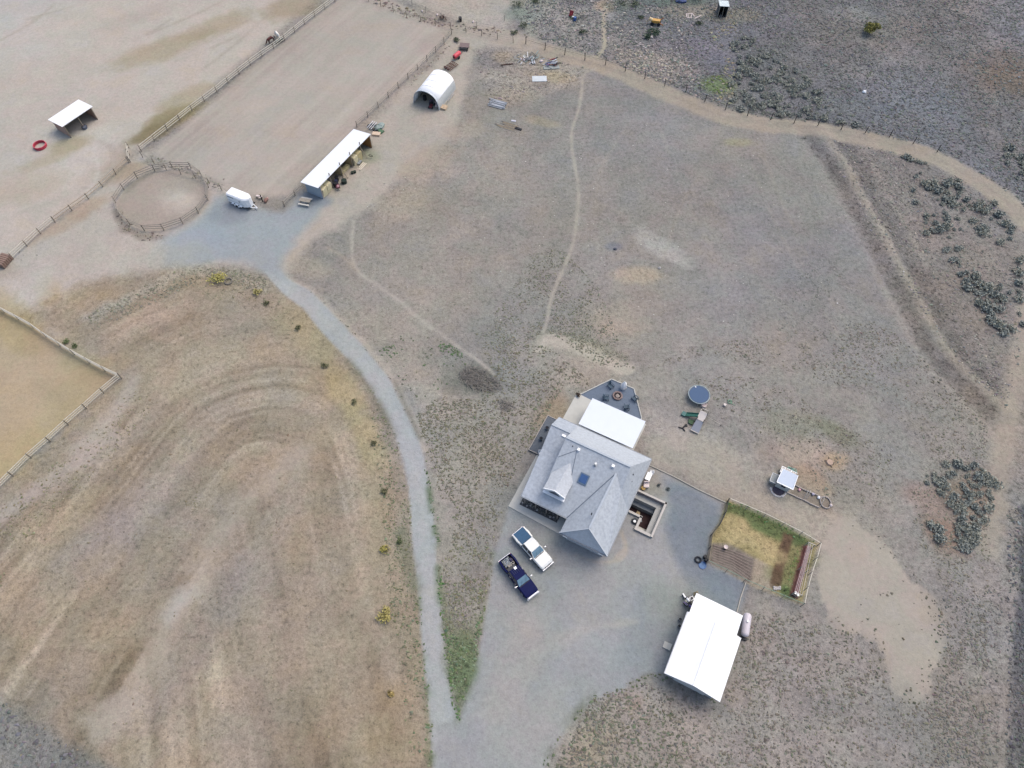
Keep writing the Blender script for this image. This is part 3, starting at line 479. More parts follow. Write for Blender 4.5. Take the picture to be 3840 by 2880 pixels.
tufts('grass_tufts',[
 ('p',[(1850,1400),(1960,1290),(2060,1300),(2180,1400),(2230,1470),(2120,1500),(2060,1600),(1990,1720),(1920,1850),(1870,1950),(1840,2080),(1810,2250),(1760,2380),(1700,2330),(1660,2150),(1700,2000),(1700,1900),(1620,1750),(1560,1560),(1650,1480),(1800,1500)],4.2,.17,(108,108,92),9),
 ('p',[(1560,1560),(1640,1500),(1700,1560),(1800,1700),(1760,1850),(1650,1880),(1600,1720)],1.6,.16,(104,106,88),8),
 ('p',[(2000,950),(2100,930),(2250,1080),(2330,1300),(2380,1380),(2250,1370),(2050,1240),(1960,1290),(1850,1400),(1780,1260),(1900,1120)],4.5,.15,(112,114,98),9),
 ('p',[(1420,1290),(1500,1250),(1700,1280),(1760,1360),(1700,1420),(1620,1500),(1520,1480)],1.0,.19,(84,98,76),8),
 ('p',[(1420,1310),(1480,1290),(1500,1340),(1450,1370)],3,.2,(84,104,74),8),
 ('p',[(1640,1290),(1720,1290),(1740,1340),(1660,1350)],3,.2,(84,104,74),8),
 ('p',[(2080,2880),(2220,2620),(2420,2560),(2560,2600),(2700,2680),(2760,2480),(2830,2300),(3000,2300),(3120,2380),(3260,2470),(3310,2560),(3360,2640),(3480,2660),(3540,2500),(3540,2330),(3700,2300),(3700,3050),(2050,3050)],4.0,.17,(110,108,98),9),
 ('p',[(2080,2880),(2220,2640),(2420,2600),(2560,2700),(2600,3000),(2050,3050)],1.6,.2,(96,102,84),8),
 ('p',[(3500,2250),(3760,2200),(3740,3000),(3400,3000),(3480,2700),(3560,2500)],2.6,.18,(108,108,102),9),
 ('p',[(2380,1400),(2650,1330),(3000,1400),(3300,1500),(3500,1700),(3420,1850),(3430,2000),(3560,2240),(3700,2300),(3720,1950),(3700,1560),(3300,1200),(2900,1250),(2600,1300)],2.6,.15,(116,114,102),9),
 ('p',[(2560,1400),(2900,1420),(3100,1560),(3350,1700),(3300,1900),(3060,1850),(3020,1700),(2800,1640),(2640,1560)],2.0,.15,(112,110,98),9),
 ('p',[(0,1900),(250,1700),(400,1600),(460,1500),(560,1420),(600,1500),(400,1740),(200,1950),(60,2100),(-20,2250)],1.3,.17,(124,120,96),9),
 ('p',[(1390,1520),(1450,1570),(1500,1700),(1540,1900),(1550,2100),(1600,2700),(1620,2900),(1540,2900),(1490,2400),(1450,2200),(1430,1850),(1400,1680)],2.4,.17,(108,112,88),9),
 ('p',[(330,1180),(520,1100),(700,1020),(850,1000),(1010,1050),(980,1100),(850,1060),(700,1080),(500,1170),(350,1240)],3.4,.17,(120,120,104),9),
 ('p',[(700,1030),(830,1030),(1010,1090),(1110,1200),(1080,1260),(950,1150),(760,1110)],1.2,.17,(120,118,96),9),
 ('p',[(1652,2250),(1690,2370),(1760,2420),(1800,2300),(1822,2262),(1790,2460),(1722,2690),(1690,2570),(1668,2400)],5.5,.19,(96,112,82),12),
 ('p',[(1640,2130),(1700,2050),(1850,2050),(1820,2250),(1760,2400),(1680,2360)],2.5,.17,(112,114,90),9),
 ('p',[(3090,2280),(3170,2020),(3360,2100),(3530,2330),(3490,2570),(3420,2640),(3240,2410)],.12,.16,(104,100,86),8),
 ('p',[(3210,2230),(3260,2200),(3290,2360),(3340,2450),(3290,2430),(3230,2300)],1.6,.17,(100,100,84),8),
 ('p',[(3120,2320),(3180,2340),(3240,2420),(3190,2450),(3130,2400)],1.8,.18,(98,100,84),8),
 ('p',[(3240,2190),(3350,2210),(3350,2240),(3240,2220)],1.8,.15,(98,98,84),8),
 ('p',[(2950,980),(3150,1000),(3280,1250),(3100,1380),(2900,1250)],1.2,.13,(104,108,102),8),
 ('p',[(300,1500),(1350,1500),(1350,2880),(0,2880),(0,2100)],.22,.14,(122,114,96),9),
 ('p',[(700,1800),(760,1850),(740,1950),(690,1900)],2.2,.15,(116,112,90),8),
 ('p',[(1340,600),(2600,400),(3000,520),(3400,1100),(2500,1300),(1400,1200)],.16,.12,(112,110,102),9),
 ('p',[(1340,600),(2600,400),(3000,520),(3400,1100),(2500,1300),(1400,1200)],.10,.10,(196,194,188),9),
 ('p',[(60,930),(150,950),(150,985),(80,985)],.4,.2,(120,122,112),8),
 ('l',[(1620,2240),(1588,2430),(1606,2690),(1616,2880)],.01,.1,.1,dg,8),
 ('l',[(1566,2240),(1583,2430),(1608,2690),(1614,2880)],.28,3.2,.18,(92,108,76),9),
 ('l',[(1592,1722),(1611,1830),(1626,1930),(1642,2040)],.2,3.0,.18,(84,106,74),9),
 ('l',[(1645,2150),(1655,2250),(1672,2396),(1695,2600),(1724,2700)],.3,4.5,.19,(80,106,66),9),
 ('l',[(1303,1350),(1377,1446),(1437,1552),(1478,1635),(1508,1720)],.3,1.8,.15,(104,106,88),9),
 ('l',[(1168,1088),(1264,1188),(1359,1288),(1470,1430),(1524,1540),(1572,1648)],.15,1.2,.13,(108,108,96),9),
 ('l',[(330,1190),(480,1110),(640,1035),(760,1010),(900,1030),(990,1075)],.5,2.2,.17,(108,112,92),9),
 ('l',[(2030,2880),(2110,2745),(2200,2625),(2325,2590),(2400,2545),(2500,2532)],.4,4.0,.19,(92,102,78),9),
 ('l',[(2540,2545),(2620,2590),(2700,2640)],.5,6,.2,(76,88,72),8),
 ('l',[(1823,2257),(1850,2083),(1886,1962),(1908,1910)],.25,1.5,.15,(104,104,90),9),
 ('l',[(2728,1885),(2800,1912),(2900,1962),(3000,2012),(3050,2038)],.3,7,.15,(80,106,62),12),
 ('l',[(3000,2050),(2975,2130),(2952,2205)],.25,6,.13,(104,122,72),12),
 ('l',[(3320,2560),(3290,2460),(3240,2410),(3170,2390),(3110,2340)],.8,6,.16,(98,98,84),9),
 ('l',[(3500,2265),(3530,2330),(3535,2420),(3520,2500),(3490,2570),(3470,2640),(3400,2650),(3340,2600)],.9,6,.17,(98,98,84),9),
 ('l',[(3200,1965),(3300,2040),(3400,2150),(3500,2260)],.8,3,.15,(104,104,92),9),
 ('l',[(1400,-10),(1500,40),(1640,85),(1760,108),(1880,125),(1990,150)],.8,5,.3,(130,122,112),14),
 ('l',[(1485,340),(1560,285),(1620,235),(1680,165)],.5,3,.22,(136,128,116),10),
 ('l',[(440,790),(470,850),(530,878),(610,885)],.5,5,.2,(118,110,100),10),
 ('l',[(560,590),(650,625),(760,668),(840,700)],.6,5,.24,(124,124,112),10),
],'low dark green grass tufts scattered over the dry ground','grass',3)
tufts('scrub_plants',[
 ('p',[(1990,-60),(1960,60),(2020,150),(2250,215),(2480,310),(2700,400),(2860,450),(3120,485),(3400,550),(3620,645),(3790,725),(3900,900),(4100,900),(4100,-120)],1.5,.27,(104,108,106),11),
 ('p',[(2100,-60),(2020,140),(2250,215),(2480,310),(2680,390),(2560,200),(2620,60)],.9,.25,(160,156,150),12),
 ('p',[(2290,180),(2440,190),(2560,280),(2520,320),(2360,270)],1.6,.3,(168,162,150),10),
 ('p',[(2660,120),(2760,80),(2760,400),(2670,380),(2720,240)],1.2,.3,(146,142,122),12),
 ('p',[(3080,520),(3400,570),(3640,690),(3800,820),(3830,1000),(3825,1350),(3770,1540),(3650,1430),(3450,1180),(3260,860)],1.1,.2,(116,116,112),12),
 ('p',[(3080,520),(3400,570),(3640,690),(3800,820),(3830,1000),(3825,1350),(3770,1540),(3650,1430),(3450,1180),(3260,860)],.3,.17,(168,162,154),10),
 ('p',[(3780,1900),(3900,1900),(3860,3000),(3770,3000)],3.0,.2,(92,94,94),12),
 ('p',[(2650,290),(2720,280),(2730,350),(2660,350)],2.5,.3,(110,128,78),10),
 ('p',[(1780,190),(2200,230),(2160,330),(1840,420)],.7,.25,(136,130,124),14),
 ('p',[(-50,2600),(30,2640),(400,2900),(330,3000),(60,2900)],1.2,.25,(104,104,104),10),
],'small grey green and straw coloured scrub plants','scrub',5)
# ---- shrubs as individual things
def leafmat(name,d,l):
    m=mat(name,d,0.9,0,0,2.6,c2=l,spec=0.1); return m
def crown_mb(rx,ry,rz,n,ls,rnd,low=0.0,hollow=0.35,zc=None):
    mb=MB(); zc=rz*0.55 if zc is None else zc; lobes=[(rnd.uniform(-.5,.5)*rx,rnd.uniform(-.5,.5)*ry,rnd.uniform(0,.5)*rz,rnd.uniform(.4,.75)) for _ in range(6)]
    for i in range(n):
        lx,ly,lz,lr=rnd.choice(lobes); t=rnd.uniform(0,2*PI); ph=math.acos(rnd.uniform(-0.25,1)); q=rnd.uniform(hollow,1)**0.6*lr
        c=Vector((lx+rx*q*math.sin(ph)*math.cos(t),ly+ry*q*math.sin(ph)*math.sin(t),max(low+0.05,zc*0.4+lz+rz*q*0.7*math.cos(ph))))
        a=Vector((rnd.gauss(0,1),rnd.gauss(0,1),rnd.gauss(0,.6))).normalized(); b=a.cross(Vector((rnd.gauss(0,1),rnd.gauss(0,1),rnd.gauss(0,1)))).normalized(); s=ls*rnd.uniform(.5,1.4)
        mb.add([c-a*s,c+b*s*.6,c+a*s,c-b*s*.6],[(0,1,2,3)])
    return mb
rl=random.Random(21)
sgm=[leafmat('sage_leaf',(130,138,130),(208,210,196)),leafmat('sage_leaf_dark',(110,122,122),(192,196,186))]
barkm=mat('bark',(96,86,78),.95,noise=.2,scale=6)
protos=[]
for k in range(6):
    r=thing('sagebrush','grey-green sagebrush','bush',(0,0,0)); f=crown_mb(1,.95,.62,170,.17,rl).build('foliage',sgm[k%2],r)
    st=MB()
    for j in range(7): t=rl.uniform(0,2*PI); st.cyl((0,0,0),(math.cos(t)*.5,math.sin(t)*.5,.35+rl.random()*.2),.035,.012,5)
    st.build('stem',barkm,r); protos.append(r)
SAGE=[(150,.66,[(2735,170),(2790,130),(2860,170),(2960,240),(3050,320),(3090,390),(3180,450),(3290,512),(3120,478),(2980,458),(2860,440),(2770,415),(2720,330),(2760,270)],'grey-green sagebrush in the dense thicket above the curving dirt road','sagebrush thicket above the dirt road'),
 (62,.72,[(3400,690),(3440,640),(3560,660),(3700,740),(3810,780),(3830,880),(3760,930),(3640,880),(3540,900),(3460,880)],'grey-green sagebrush in the patch just below the dirt road bend','sagebrush patch below the dirt road'),
 (40,.75,[(3590,1020),(3680,1030),(3740,1080),(3840,960),(3850,1060),(3830,1250),(3760,1270),(3690,1190),(3640,1120)],'grey-green sagebrush beside the wheel tracks in the lower patch','sagebrush beside the wheel tracks'),
 (8,.6,[(3380,560),(3500,580),(3480,620),(3380,590)],'grey-green sagebrush hugging the lower edge of the dirt road','sagebrush hugging the road edge'),
 (6,.6,[(3530,920),(3600,930),(3600,1000),(3540,980)],'grey-green sagebrush standing between the two larger patches','sagebrush between the patches'),
 (15,.7,[(3760,560),(3850,540),(3860,720),(3800,690)],'grey-green sagebrush at the far right above the dirt road','sagebrush at the far right edge'),
 (54,.62,[(3450,1790),(3540,1740),(3640,1740),(3730,1780),(3740,1850),(3700,1930),(3670,1980),(3600,1960),(3560,1900),(3530,1860)],'grey sagebrush in the clump right of the bare soil','sagebrush clump by the right margin'),
 (22,.62,[(3590,1970),(3660,1980),(3650,2060),(3580,2060)],'grey sagebrush at the foot of the right clump','sagebrush at the foot of the clump'),
 (7,.55,[(3475,1955),(3510,1965),(3545,2030),(3510,2035)],'grey sagebrush beside the reddish bare patch','sagebrush beside the reddish patch')]
first=[True]*6; nsage=0
for n,rm,px,lab,grp in SAGE:
    pl=WL(px); a=np.array(pl); pts=[]; tr=0
    while len(pts)<n and tr<6000:
        tr+=1; x=rl.uniform(a[:,0].min(),a[:,0].max()); y=rl.uniform(a[:,1].min(),a[:,1].max())
        if not inside(np.array([x]),np.array([y]),pl)[0]: continue
        if any((x-p)**2+(y-q_)**2<(rm*.95)**2 for p,q_ in pts): continue
        if seg_d(np.array([x]),np.array([y]),DRW)[0]<2.6: continue
        pts.append((x,y))
    for x,y in pts:
        k=rl.randrange(6); s=rm*rl.choice([.6,.8,.95,1.1,1.35,1.6])*rl.uniform(.85,1.15); z=float(gz(np.array([x]),np.array([y]))[0])
        if first[k]: o=protos[k]; o.location=(x,y,z); o.rotation_euler=(0,0,rl.uniform(0,6)); o.scale=(s,s,s*.9); first[k]=False
        else: o=dup(protos[k],(x,y,z),rl.uniform(0,6),sc=s)
        o['label']=lab; o['group']=grp; nsage+=1
def shrub(name,label,u,v,r,h,cd,cl,n=260,trunk=True,cat='shrub',ls=.14,group=None,low=0.0):
    x,y=W(u,v); t=thing(name,label,cat,(x,y,0),rl.uniform(0,6),group); crown_mb(r,r*.9,h*.6,n,ls,rl,low,.3,h*.6).build('crown' if cat=='tree' else 'foliage',leafmat(name+'_leaf_%d_%d'%(u,v),cd,cl),t)
    if trunk:
        s=MB(); s.cyl((0,0,0),(0.03,0,h*.55),r*.07,r*.04,7)
        for j in range(6): a=rl.uniform(0,2*PI); s.cyl((0,0,h*.2),(math.cos(a)*r*.6,math.sin(a)*r*.6,h*.6),r*.035,.01,5)
        s.build('trunk' if cat=='tree' else 'stem',barkm,t)
    return t
shrub('yellow_green_tree','small yellow-green leafy tree alone in the grey scrub',3257,128,1.9,3.4,(112,116,66),(168,164,104),900,cat='tree',ls=.2)
shrub('yellow_shrub','yellow flowering shrub where the verge meets the upper gravel pad',818,1050,1.5,1.5,(184,178,100),(212,204,136),360)
shrub('yellow_shrub','small yellow shrub right of the stock tyre ring',967,1098,.8,.9,(178,170,110),(198,190,134),140)
shrub('yellow_shrub','large yellow flowering shrub left of the lower drive',1441,2312,1.15,1.3,(182,172,104),(206,196,136),330)
shrub('yellow_shrub','small yellow-green shrub left of the drive beside the house lawn',1446,2062,.75,.8,(160,156,90),(192,182,112),160)
shrub('yellow_shrub','faint yellow shrub lowest on the left verge of the drive',1467,2606,.6,.6,(178,160,104),(200,180,126),110)
for u,v,l in [(1330,1508,'dull green shrub beside the bend of the drive'),(1402,1664,'dark green shrub left of the drive, middle of the verge row'),(1442,1842,'green shrub with yellow tips left of the drive'),(1000,1140,'green-brown shrub nearest the top of the drive'),(1118,1232,'grey-green shrub below the top bend of the drive'),(1218,1372,'grey-green shrub with long twigs above the drive bend')]:
    shrub('verge_shrub',l,u,v,.55,.6,(104,108,84),(146,144,112),110)
for u,v,l,c in [(1495,2030,'green weed patch left of the drive level with the truck bed',0),(250,1284,'dark green weed clump beside the yellow pasture fence',0),(282,1297,'small dark weed clump beside the pasture fence, nearer its corner',0)]:
    shrub('weed_clump',l,u,v,.6,.35,(92,108,78),(130,140,104),90,False)
shrub('green_bush','large dark green bush beside the yellow machine',2455,128,1.5,1.5,(66,90,74),(102,122,98),330)
shrub('green_bush','dark green bush left of the white sticks, below the yellow machine',2425,142,1.1,1.1,(66,90,74),(100,118,98),200)
for u,v,r,l in [(1935,25,1.6,'tall olive bush at the top by the fence corner'),(1960,100,1.5,'grey-green bush beside the fence corner'),(2005,8,1.1,'green bush at the very top edge left of the red barrel'),(1930,128,.9,'low olive bush at the fence corner'),(2330,15,2.0,'olive green bush at the top edge right of the foot trail'),(2380,22,1.4,'small olive bush at the top edge right of the larger one'),(2620,2,2.0,'dark green bush behind the small pale-roofed shelter'),(2530,-6,1.8,'dark green bush behind the blue tarp'),(2150,70,.8,'grey-green bush just right of the wire coils'),(2403,68,.8,'grey-green bush left of the yellow machine'),(2620,90,.8,'grey-green bush below the pale sticks'),(2185,125,1.0,'low grey-green bush left of the foot trail'),(1715,155,1.0,'dark twiggy bush at the end of the arena fence'),(1665,72,1.2,'reddish-brown bush on the fence line above the arena')]:
    shrub('field_bush',l,u,v,r,r*.8,(84,98,80) if u!=1665 else (110,92,86),(124,132,110) if u!=1665 else (150,132,124),150,False)
# fallen brush heap left of the house
def brush(label,u,v,rx,ry,n,rot,c=(120,116,110)):
    x,y=W(u,v); t=thing('brush_pile',label,'brush',(x,y,0),rot); m=MB()
    for i in range(n):
        a=rl.uniform(0,2*PI); q=math.sqrt(rl.random()); p=Vector((math.cos(a)*q*rx,math.sin(a)*q*ry,rl.uniform(.02,.35))); b=rl.gauss(0.0,.7); L=rl.uniform(.4,1.5)
        m.bar(p,p+Vector((math.cos(b)*L,math.sin(b)*L,rl.uniform(-.1,.3))),.035)
    m.build('twig',mat('dry_twig',tuple(q+28 for q in c),.95,noise=.25,scale=4),t); return t
brush('loose heap of grey cut branches on the grass left of the house',1790,1420,3.2,1.8,420,-.5)
brush('small heap of brown sticks left of the white hoop shelter fence',1885,1515,1.0,.6,60,-.9,(128,112,100))
# ================================================================ MATERIALS FOR THINGS
WHITE=mat('white_painted_metal',(272,276,280),.5,0,.02,1.5); WROOF=wavemat('white_ribbed_roof',(268,272,275),.03,3.2,'X',.45,0,.06,.35)
TRIM=mat('white_trim',(226,230,234),.6,0,.04,4); SHING=mat('grey_shingle',(194,203,212),.92,0,.17,2.6,bump=.6); SHINGL=SHING
SIDING=wavemat('pale_siding',(206,212,216),.03,5,'Z',.7,0,.05,.5); GLASS=mat('dark_glass',(46,58,72),.12,0,.1,2,spec=.6)
CONC=mat('concrete',(205,206,200),.9,0,.06,1.4,bump=.2); CONCB=mat('concrete_block',(184,186,184),.92,0,.10,3.5,bump=.4)
WOODG=mat('weathered_wood',(176,170,158),.9,0,.16,7,stretch=(1,1,.3)); WOODP=mat('weathered_post',(150,140,126),.92,0,.2,6); WOODL=mat('pale_rail',(228,223,208),.85,0,.10,5)
TIMB=mat('timber_edging',(190,186,176),.9,0,.12,6); PLY=mat('plywood',(214,192,150),.85,0,.1,3); ORWOOD=mat('orange_boards',(176,128,78),.85,0,.22,3,stretch=(4,1,1))
HAY=mat('hay',(206,194,150),.95,0,.16,7,bump=.5); RUB=mat('black_rubber',(42,46,54),.8,0,.2,5); STEEL=mat('galvanised_steel',(186,194,202),.4,.5,.12,5); ALU=mat('aluminium',(206,210,216),.35,.3,.08,5)
NAVY=mat('navy_paint',(4,28,80),.6,0,.1,2,spec=.1); TWHITE=mat('truck_white_paint',(246,250,248),.35,0,.02,2,spec=.5); COVER=mat('blue_grey_vinyl',(54,96,132),.7,0,.08,2); CHROME=mat('chrome',(235,238,244),.2,.6,.04,4)
BLK=mat('black_plastic',(38,40,46),.6,0,.15,4); RED=mat('red_paint',(196,56,66),.5,0,.12,5); RUST=mat('rusty_iron',(118,84,72),.9,0,.25,6); TEAL=mat('teal_plastic',(58,84,104),.6,0,.12,5)
GREENP=mat('green_paint',(52,112,98),.5,0,.15,4); DECKM=wavemat('deck_boards',(104,112,122),.02,3.4,'Y',.85,0,.12,.6); HEXM=mat('dark_patio_gravel',(112,126,144),.95,0,.12,6,bump=.4)
BLUEP=mat('blue_plastic',(60,104,168),.5,0,.12,4); YEL=mat('yellow_paint',(216,168,84),.5,0,.2,4); ROCK=mat('pale_rock',(196,192,190),.9,0,.12,3,bump=.4); DIRTD=mat('dark_soil',(46,46,52),.95,0,.25,3,bump=.5); PINKW=mat('pinkish_white_plastic',(236,222,220),.6,0,.05,3)
ROPE=mat('pale_rope',(214,208,198),.9,0,.08,5); NET=mat('dark_netting',(52,56,62),.9,0,.15,5); MESHG=mat('wire_mesh_green',(132,158,142),.8,0,.1,5); PROP=mat('propane_tank_paint',(222,216,224),.45,0,.05,2); BROWNB=mat('brown_board',(140,118,102),.9,0,.2,4)
def at(u,v,z=0): x,y=W(u,v,z); return (x,y)
def ang(a,b): p=W(*a);q=W(*b); return math.atan2(q[1]-p[1],q[0]-p[0])
# ================================================================ FENCES
def fence(name,label,px,sp,h,rails,rw=.10,rh=.05,pr=.08,pm=None,rm=None,z=0.6,closed=False,group=None,world=None,cat='fence',wires=0,skip=0):
    pl=world or WL(px,z); 
    if closed: pl=list(pl)+[pl[0]]
    t=thing(name,label,cat,(pl[0][0],pl[0][1],0),0,group); ox,oy=pl[0]
    L=[0]
    for a,b in zip(pl,pl[1:]): L.append(L[-1]+math.hypot(b[0]-a[0],b[1]-a[1]))
    n=max(1,round(L[-1]/sp)); P=[]
    for i in range(n+(0 if closed else 1)):
        d=L[-1]*i/n; k=max(j for j in range(len(L)) if L[j]<=d+1e-6); k=min(k,len(pl)-2); f=(d-L[k])/max(1e-6,L[k+1]-L[k]); x=pl[k][0]+(pl[k+1][0]-pl[k][0])*f-ox; y=pl[k][1]+(pl[k+1][1]-pl[k][1])*f-oy; P.append((x,y))
    hh=h*1.0; b0=MB().cyl((0,0,-.1),(0,0,hh+.12),pr,pr*.85,7).build('post',pm or WOODP,t); b0.location=(P[0][0],P[0][1],0)
    for i,p in enumerate(P[1:99]):
        c=b0.copy(); COL.objects.link(c); c.parent=t; c.location=(p[0],p[1],0); c.rotation_euler=(rl.gauss(0,.03),rl.gauss(0,.03),0)
    Q=P+[P[0]] if closed else P
    for rz in rails:
        m=MB()
        for a,b in zip(Q,Q[1:]): m.bar((a[0],a[1],rz+rl.gauss(0,.02)),(b[0],b[1],rz+rl.gauss(0,.02)),rh*1.3,rw*.95)
        m.build('rail',rm or WOODL,t)
    for k in range(wires):
        m=MB(); rz=h*(k+1)/(wires+.2)
        for a,b in zip(Q,Q[1:]): m.bar((a[0],a[1],rz),(b[0],b[1],rz),.014)
        m.build('wire',mat('fence_wire',(120,118,116),.6,.3,.1),t)
    return t
fence('rail_fence','long pale post and rail fence between the upper paddock and the riding arena',[(525,558),(600,500),(720,404),(803,343),(880,280),(960,217),(1010,185),(1070,140),(1150,75),(1246,4),(1290,-30)],3.3,1.35,[.5,.9,1.3],.13,.05,.085)
fence('rail_fence','short pale fence stub joining the two long fences by the arena corner',[(478,545),(483,597)],2.2,1.3,[.6,1.2],.12,.05,.085)
fence('rail_fence','weathered rail fence with peach coloured soil along its foot, lower left paddock',[(478,600),(347,722),(270,775),(200,824)],3.4,1.3,[.6,1.15],.12,.05,.085,rm=mat('warm_rail',(200,184,164),.9,0,.12,5))
fence('rail_fence','three bays of pale rail fence beside the brown feeder at the left edge',[(200,824),(145,868),(43,962)],3.2,1.3,[.5,.9,1.3],.12,.05,.085)
fence('rail_fence','pale board fence seen edge on, upper side of the yellow pasture',[(-90,1100),(0,1158),(110,1215),(155,1248),(270,1320),(360,1370),(450,1412)],3.2,1.4,[.4,.75,1.1,1.4],.16,.05,.085)
fence('rail_fence','post and rail fence down the lower right side of the yellow pasture',[(450,1412),(385,1465),(318,1525),(250,1585),(185,1645),(115,1705),(50,1770),(-30,1850)],3.1,1.35,[.5,.9,1.3],.13,.05,.085)
fence('rail_fence','weathered fence along the arena side facing the white hoop shelter',[(1693,120),(1655,165),(1585,235),(1502,312),(1450,362),(1392,418),(1337,468)],3.4,1.3,[.5,.9,1.3],.10,.05,.08,rm=WOODG)
fence('rail_fence','short grey fence between the picnic table and the hay shed',[(1064,765),(1107,722),(1150,690)],2.6,1.2,[.6,1.1],.12,.05,.08,rm=WOODG)
fence('rail_fence','low twiggy fence of dark posts between the round pen and the arena',[(530,580),(610,625),(690,648),(760,668),(830,705),(870,735)],3.2,1.3,[.9,1.25],.06,.04,.07,rm=WOODG)
fence('round_pen_fence','circular post and rail fence of the round pen',PEN,3.3,1.4,[.5,.95,1.35],.10,.05,.08,closed=True,world=smooth_line(WL([(u,v-8) for u,v in PEN]+[(PEN[0][0],PEN[0][1]-8)]),3)[:-1],rm=mat('grey_pen_rail',(164,158,148),.9,0,.15,5))
fence('wire_fence','wire fence on thin dark posts along the top of the arena',[(1290,-45),(1440,20),(1500,48),(1570,68),(1640,88),(1700,100),(1780,120),(1870,138),(1925,150)],3.4,1.4,[],wires=3,pr=.07)
fence('wire_fence','wire fence on thin grey posts across the far top paddock',[(1500,-20),(1566,25),(1650,60),(1765,88),(1850,110),(1900,60),(1945,-10)],4.2,1.3,[],wires=2,pr=.06,pm=WOODG)
fence('wire_fence','wire fence on tall dark posts following the curving dirt road',[(1972,155),(2028,172),(2141,203),(2202,217),(2262,230),(2360,262),(2470,305),(2575,335),(2632,365),(2757,415),(2857,435),(3000,455),(3180,478),(3370,510),(3520,560)],4.4,1.5,[1.0],.04,.02,wires=2,pr=.085,pm=mat('dark_post',(84,78,76),.9,0,.2,5),rm=mat('dark_rail',(104,98,92),.9,0,.2,5))
# garden fences
fence('netting_fence','dark netting fence on the gravel side of the garden',[(2728,1880),(2718,1925),(2705,1960),(2680,1990),(2662,2012),(2660,2050),(2655,2080),(2650,2108)],1.8,1.3,[.15,.7,1.25],.12,.03,.05,pm=NET,rm=NET,z=0.3,wires=4)
fence('wire_mesh_fence','pale topped wire fence along the coop side of the garden',[(2730,1880),(2790,1905),(2860,1935),(2930,1970),(2990,2000),(3065,2045)],2.6,1.3,[1.28],.06,.05,.05,rm=WOODL,z=0.2,wires=4,pm=WOODG)
fence('wire_mesh_fence','wire fence with green mesh along the lower edge of the garden',[(2652,2112),(2720,2145),(2795,2185),(2860,2212),(2930,2240),(3005,2272)],2.7,1.2,[1.18],.05,.05,.05,rm=MESHG,z=0.1,wires=3,pm=WOODG)
fence('wire_mesh_fence','pale wire fence at the bare soil end of the garden',[(3005,2272),(3020,2200),(3040,2130),(3052,2100),(3067,2045)],2.2,1.5,[1.45],.07,.05,.05,rm=WOODL,z=0.2,wires=3,pm=WOODG)
def edging(label,px,h=.14,w=.10):
    pl=WL(px); t=thing('timber_edging',label,'edging',(pl[0][0],pl[0][1],0)); 
    for a,b in zip(pl,pl[1:]): MB().bar((a[0]-pl[0][0],a[1]-pl[0][1],h/2),(b[0]-pl[0][0],b[1]-pl[0][1],h/2),w,h).build('timber',TIMB,t)
    return t
edging('long timber edging between the house gravel and the bare lawn',[(2435,1745),(2530,1790),(2620,1838),(2722,1886)])
edging('timber edging from the garden corner to the white garage',[(2796,2186),(2776,2245),(2762,2300)])
# ================================================================ HOUSE
def hpt(a,b,z=0): return (a,b,z)
H=thing('house','large grey shingled house with a skylight, arched dormer and front gable','house',(HO[0],HO[1],0),HR)
w_=MB(); w_.prism([(.5,-.5),(13.2,-.5),(13.2,-11.2),(.9,-11.2),(.5,-6)],0,2.75); w_.prism([(7.7,-11.21),(13.2,-11.21),(13.2,-14.25),(7.7,-14.25)],0,2.75); w_.build('wall',SIDING,H)
M1=(2.86,-4.45,7.5);M2=(11.9,-4.45,7.5);W1=(10.6,-5.75,6.8);W2=(10.5,-13.7,5.95);V=(12.1,-7.4,5.7)
r=MB()
r.slab([M1,M2,(13.75,0,3),(2.86,0,3)],.16)
r.slab([M1,(2.86,-12.75,3.02),(7.2,-12.75,3.02),W1],.16); r.slab([M1,W1,V],.16); r.slab([M1,V,M2],.16)
r.slab([M2,V,(13.75,-8.2,3)],.16); r.slab([M2,(13.75,-8.2,3),(13.75,0,3)],.16)
r.slab([W1,(7.2,-12.75,3),(7.2,-14.9,3),W2],.16); r.slab([W1,W2,(13.75,-14.9,3)],.16); r.slab([W1,(13.75,-14.9,3),(13.75,-8.2,3),V],.16)
rf=r.build('roof',SHING,H)
r=MB(); L1=(-.05,-2.6,5.4);L2=(2.84,-2.6,5.4)
r.slab([L1,L2,(2.84,.02,3),(-.05,.02,3)],.14); r.slab([L1,(.15,-5.9,4.15),(2.84,-5.9,4.15),L2],.14); r.slab([(.15,-5.9,4.15),(.6,-12.75,3),(2.84,-12.75,3),(2.84,-5.9,4.15)],.14)
r.build('lower_roof',mat('lower_shingle',(184,194,206),.92,0,.17,2.6,bump=.6),H)
g_=MB(); g_.slab([(2.85,-4.45,7.4),(2.85,-.1,3),(2.95,-.1,3),(2.95,-4.45,7.4)],.01); g_.prism([(2.87,-12.6),(2.97,-12.6),(2.97,-.2),(2.87,-.2)],2.6,3.0)
g_.add([(2.9,-4.45,7.35),(2.9,-.2,3.0),(2.9,-12.6,3.0)],[(0,1,2)]); g_.build('side_gable',SHING,H)
gb_=MB(); gb_.slab([W2,(7.2,-14.9,3),(13.75,-14.9,3)],.12); gb_.build('front_gable',mat('lightened_gable_shingle',(204,213,222),.9,0,.14,3,bump=.5),H)  # shingle colour lightened to offset the shade on this sun-averted face
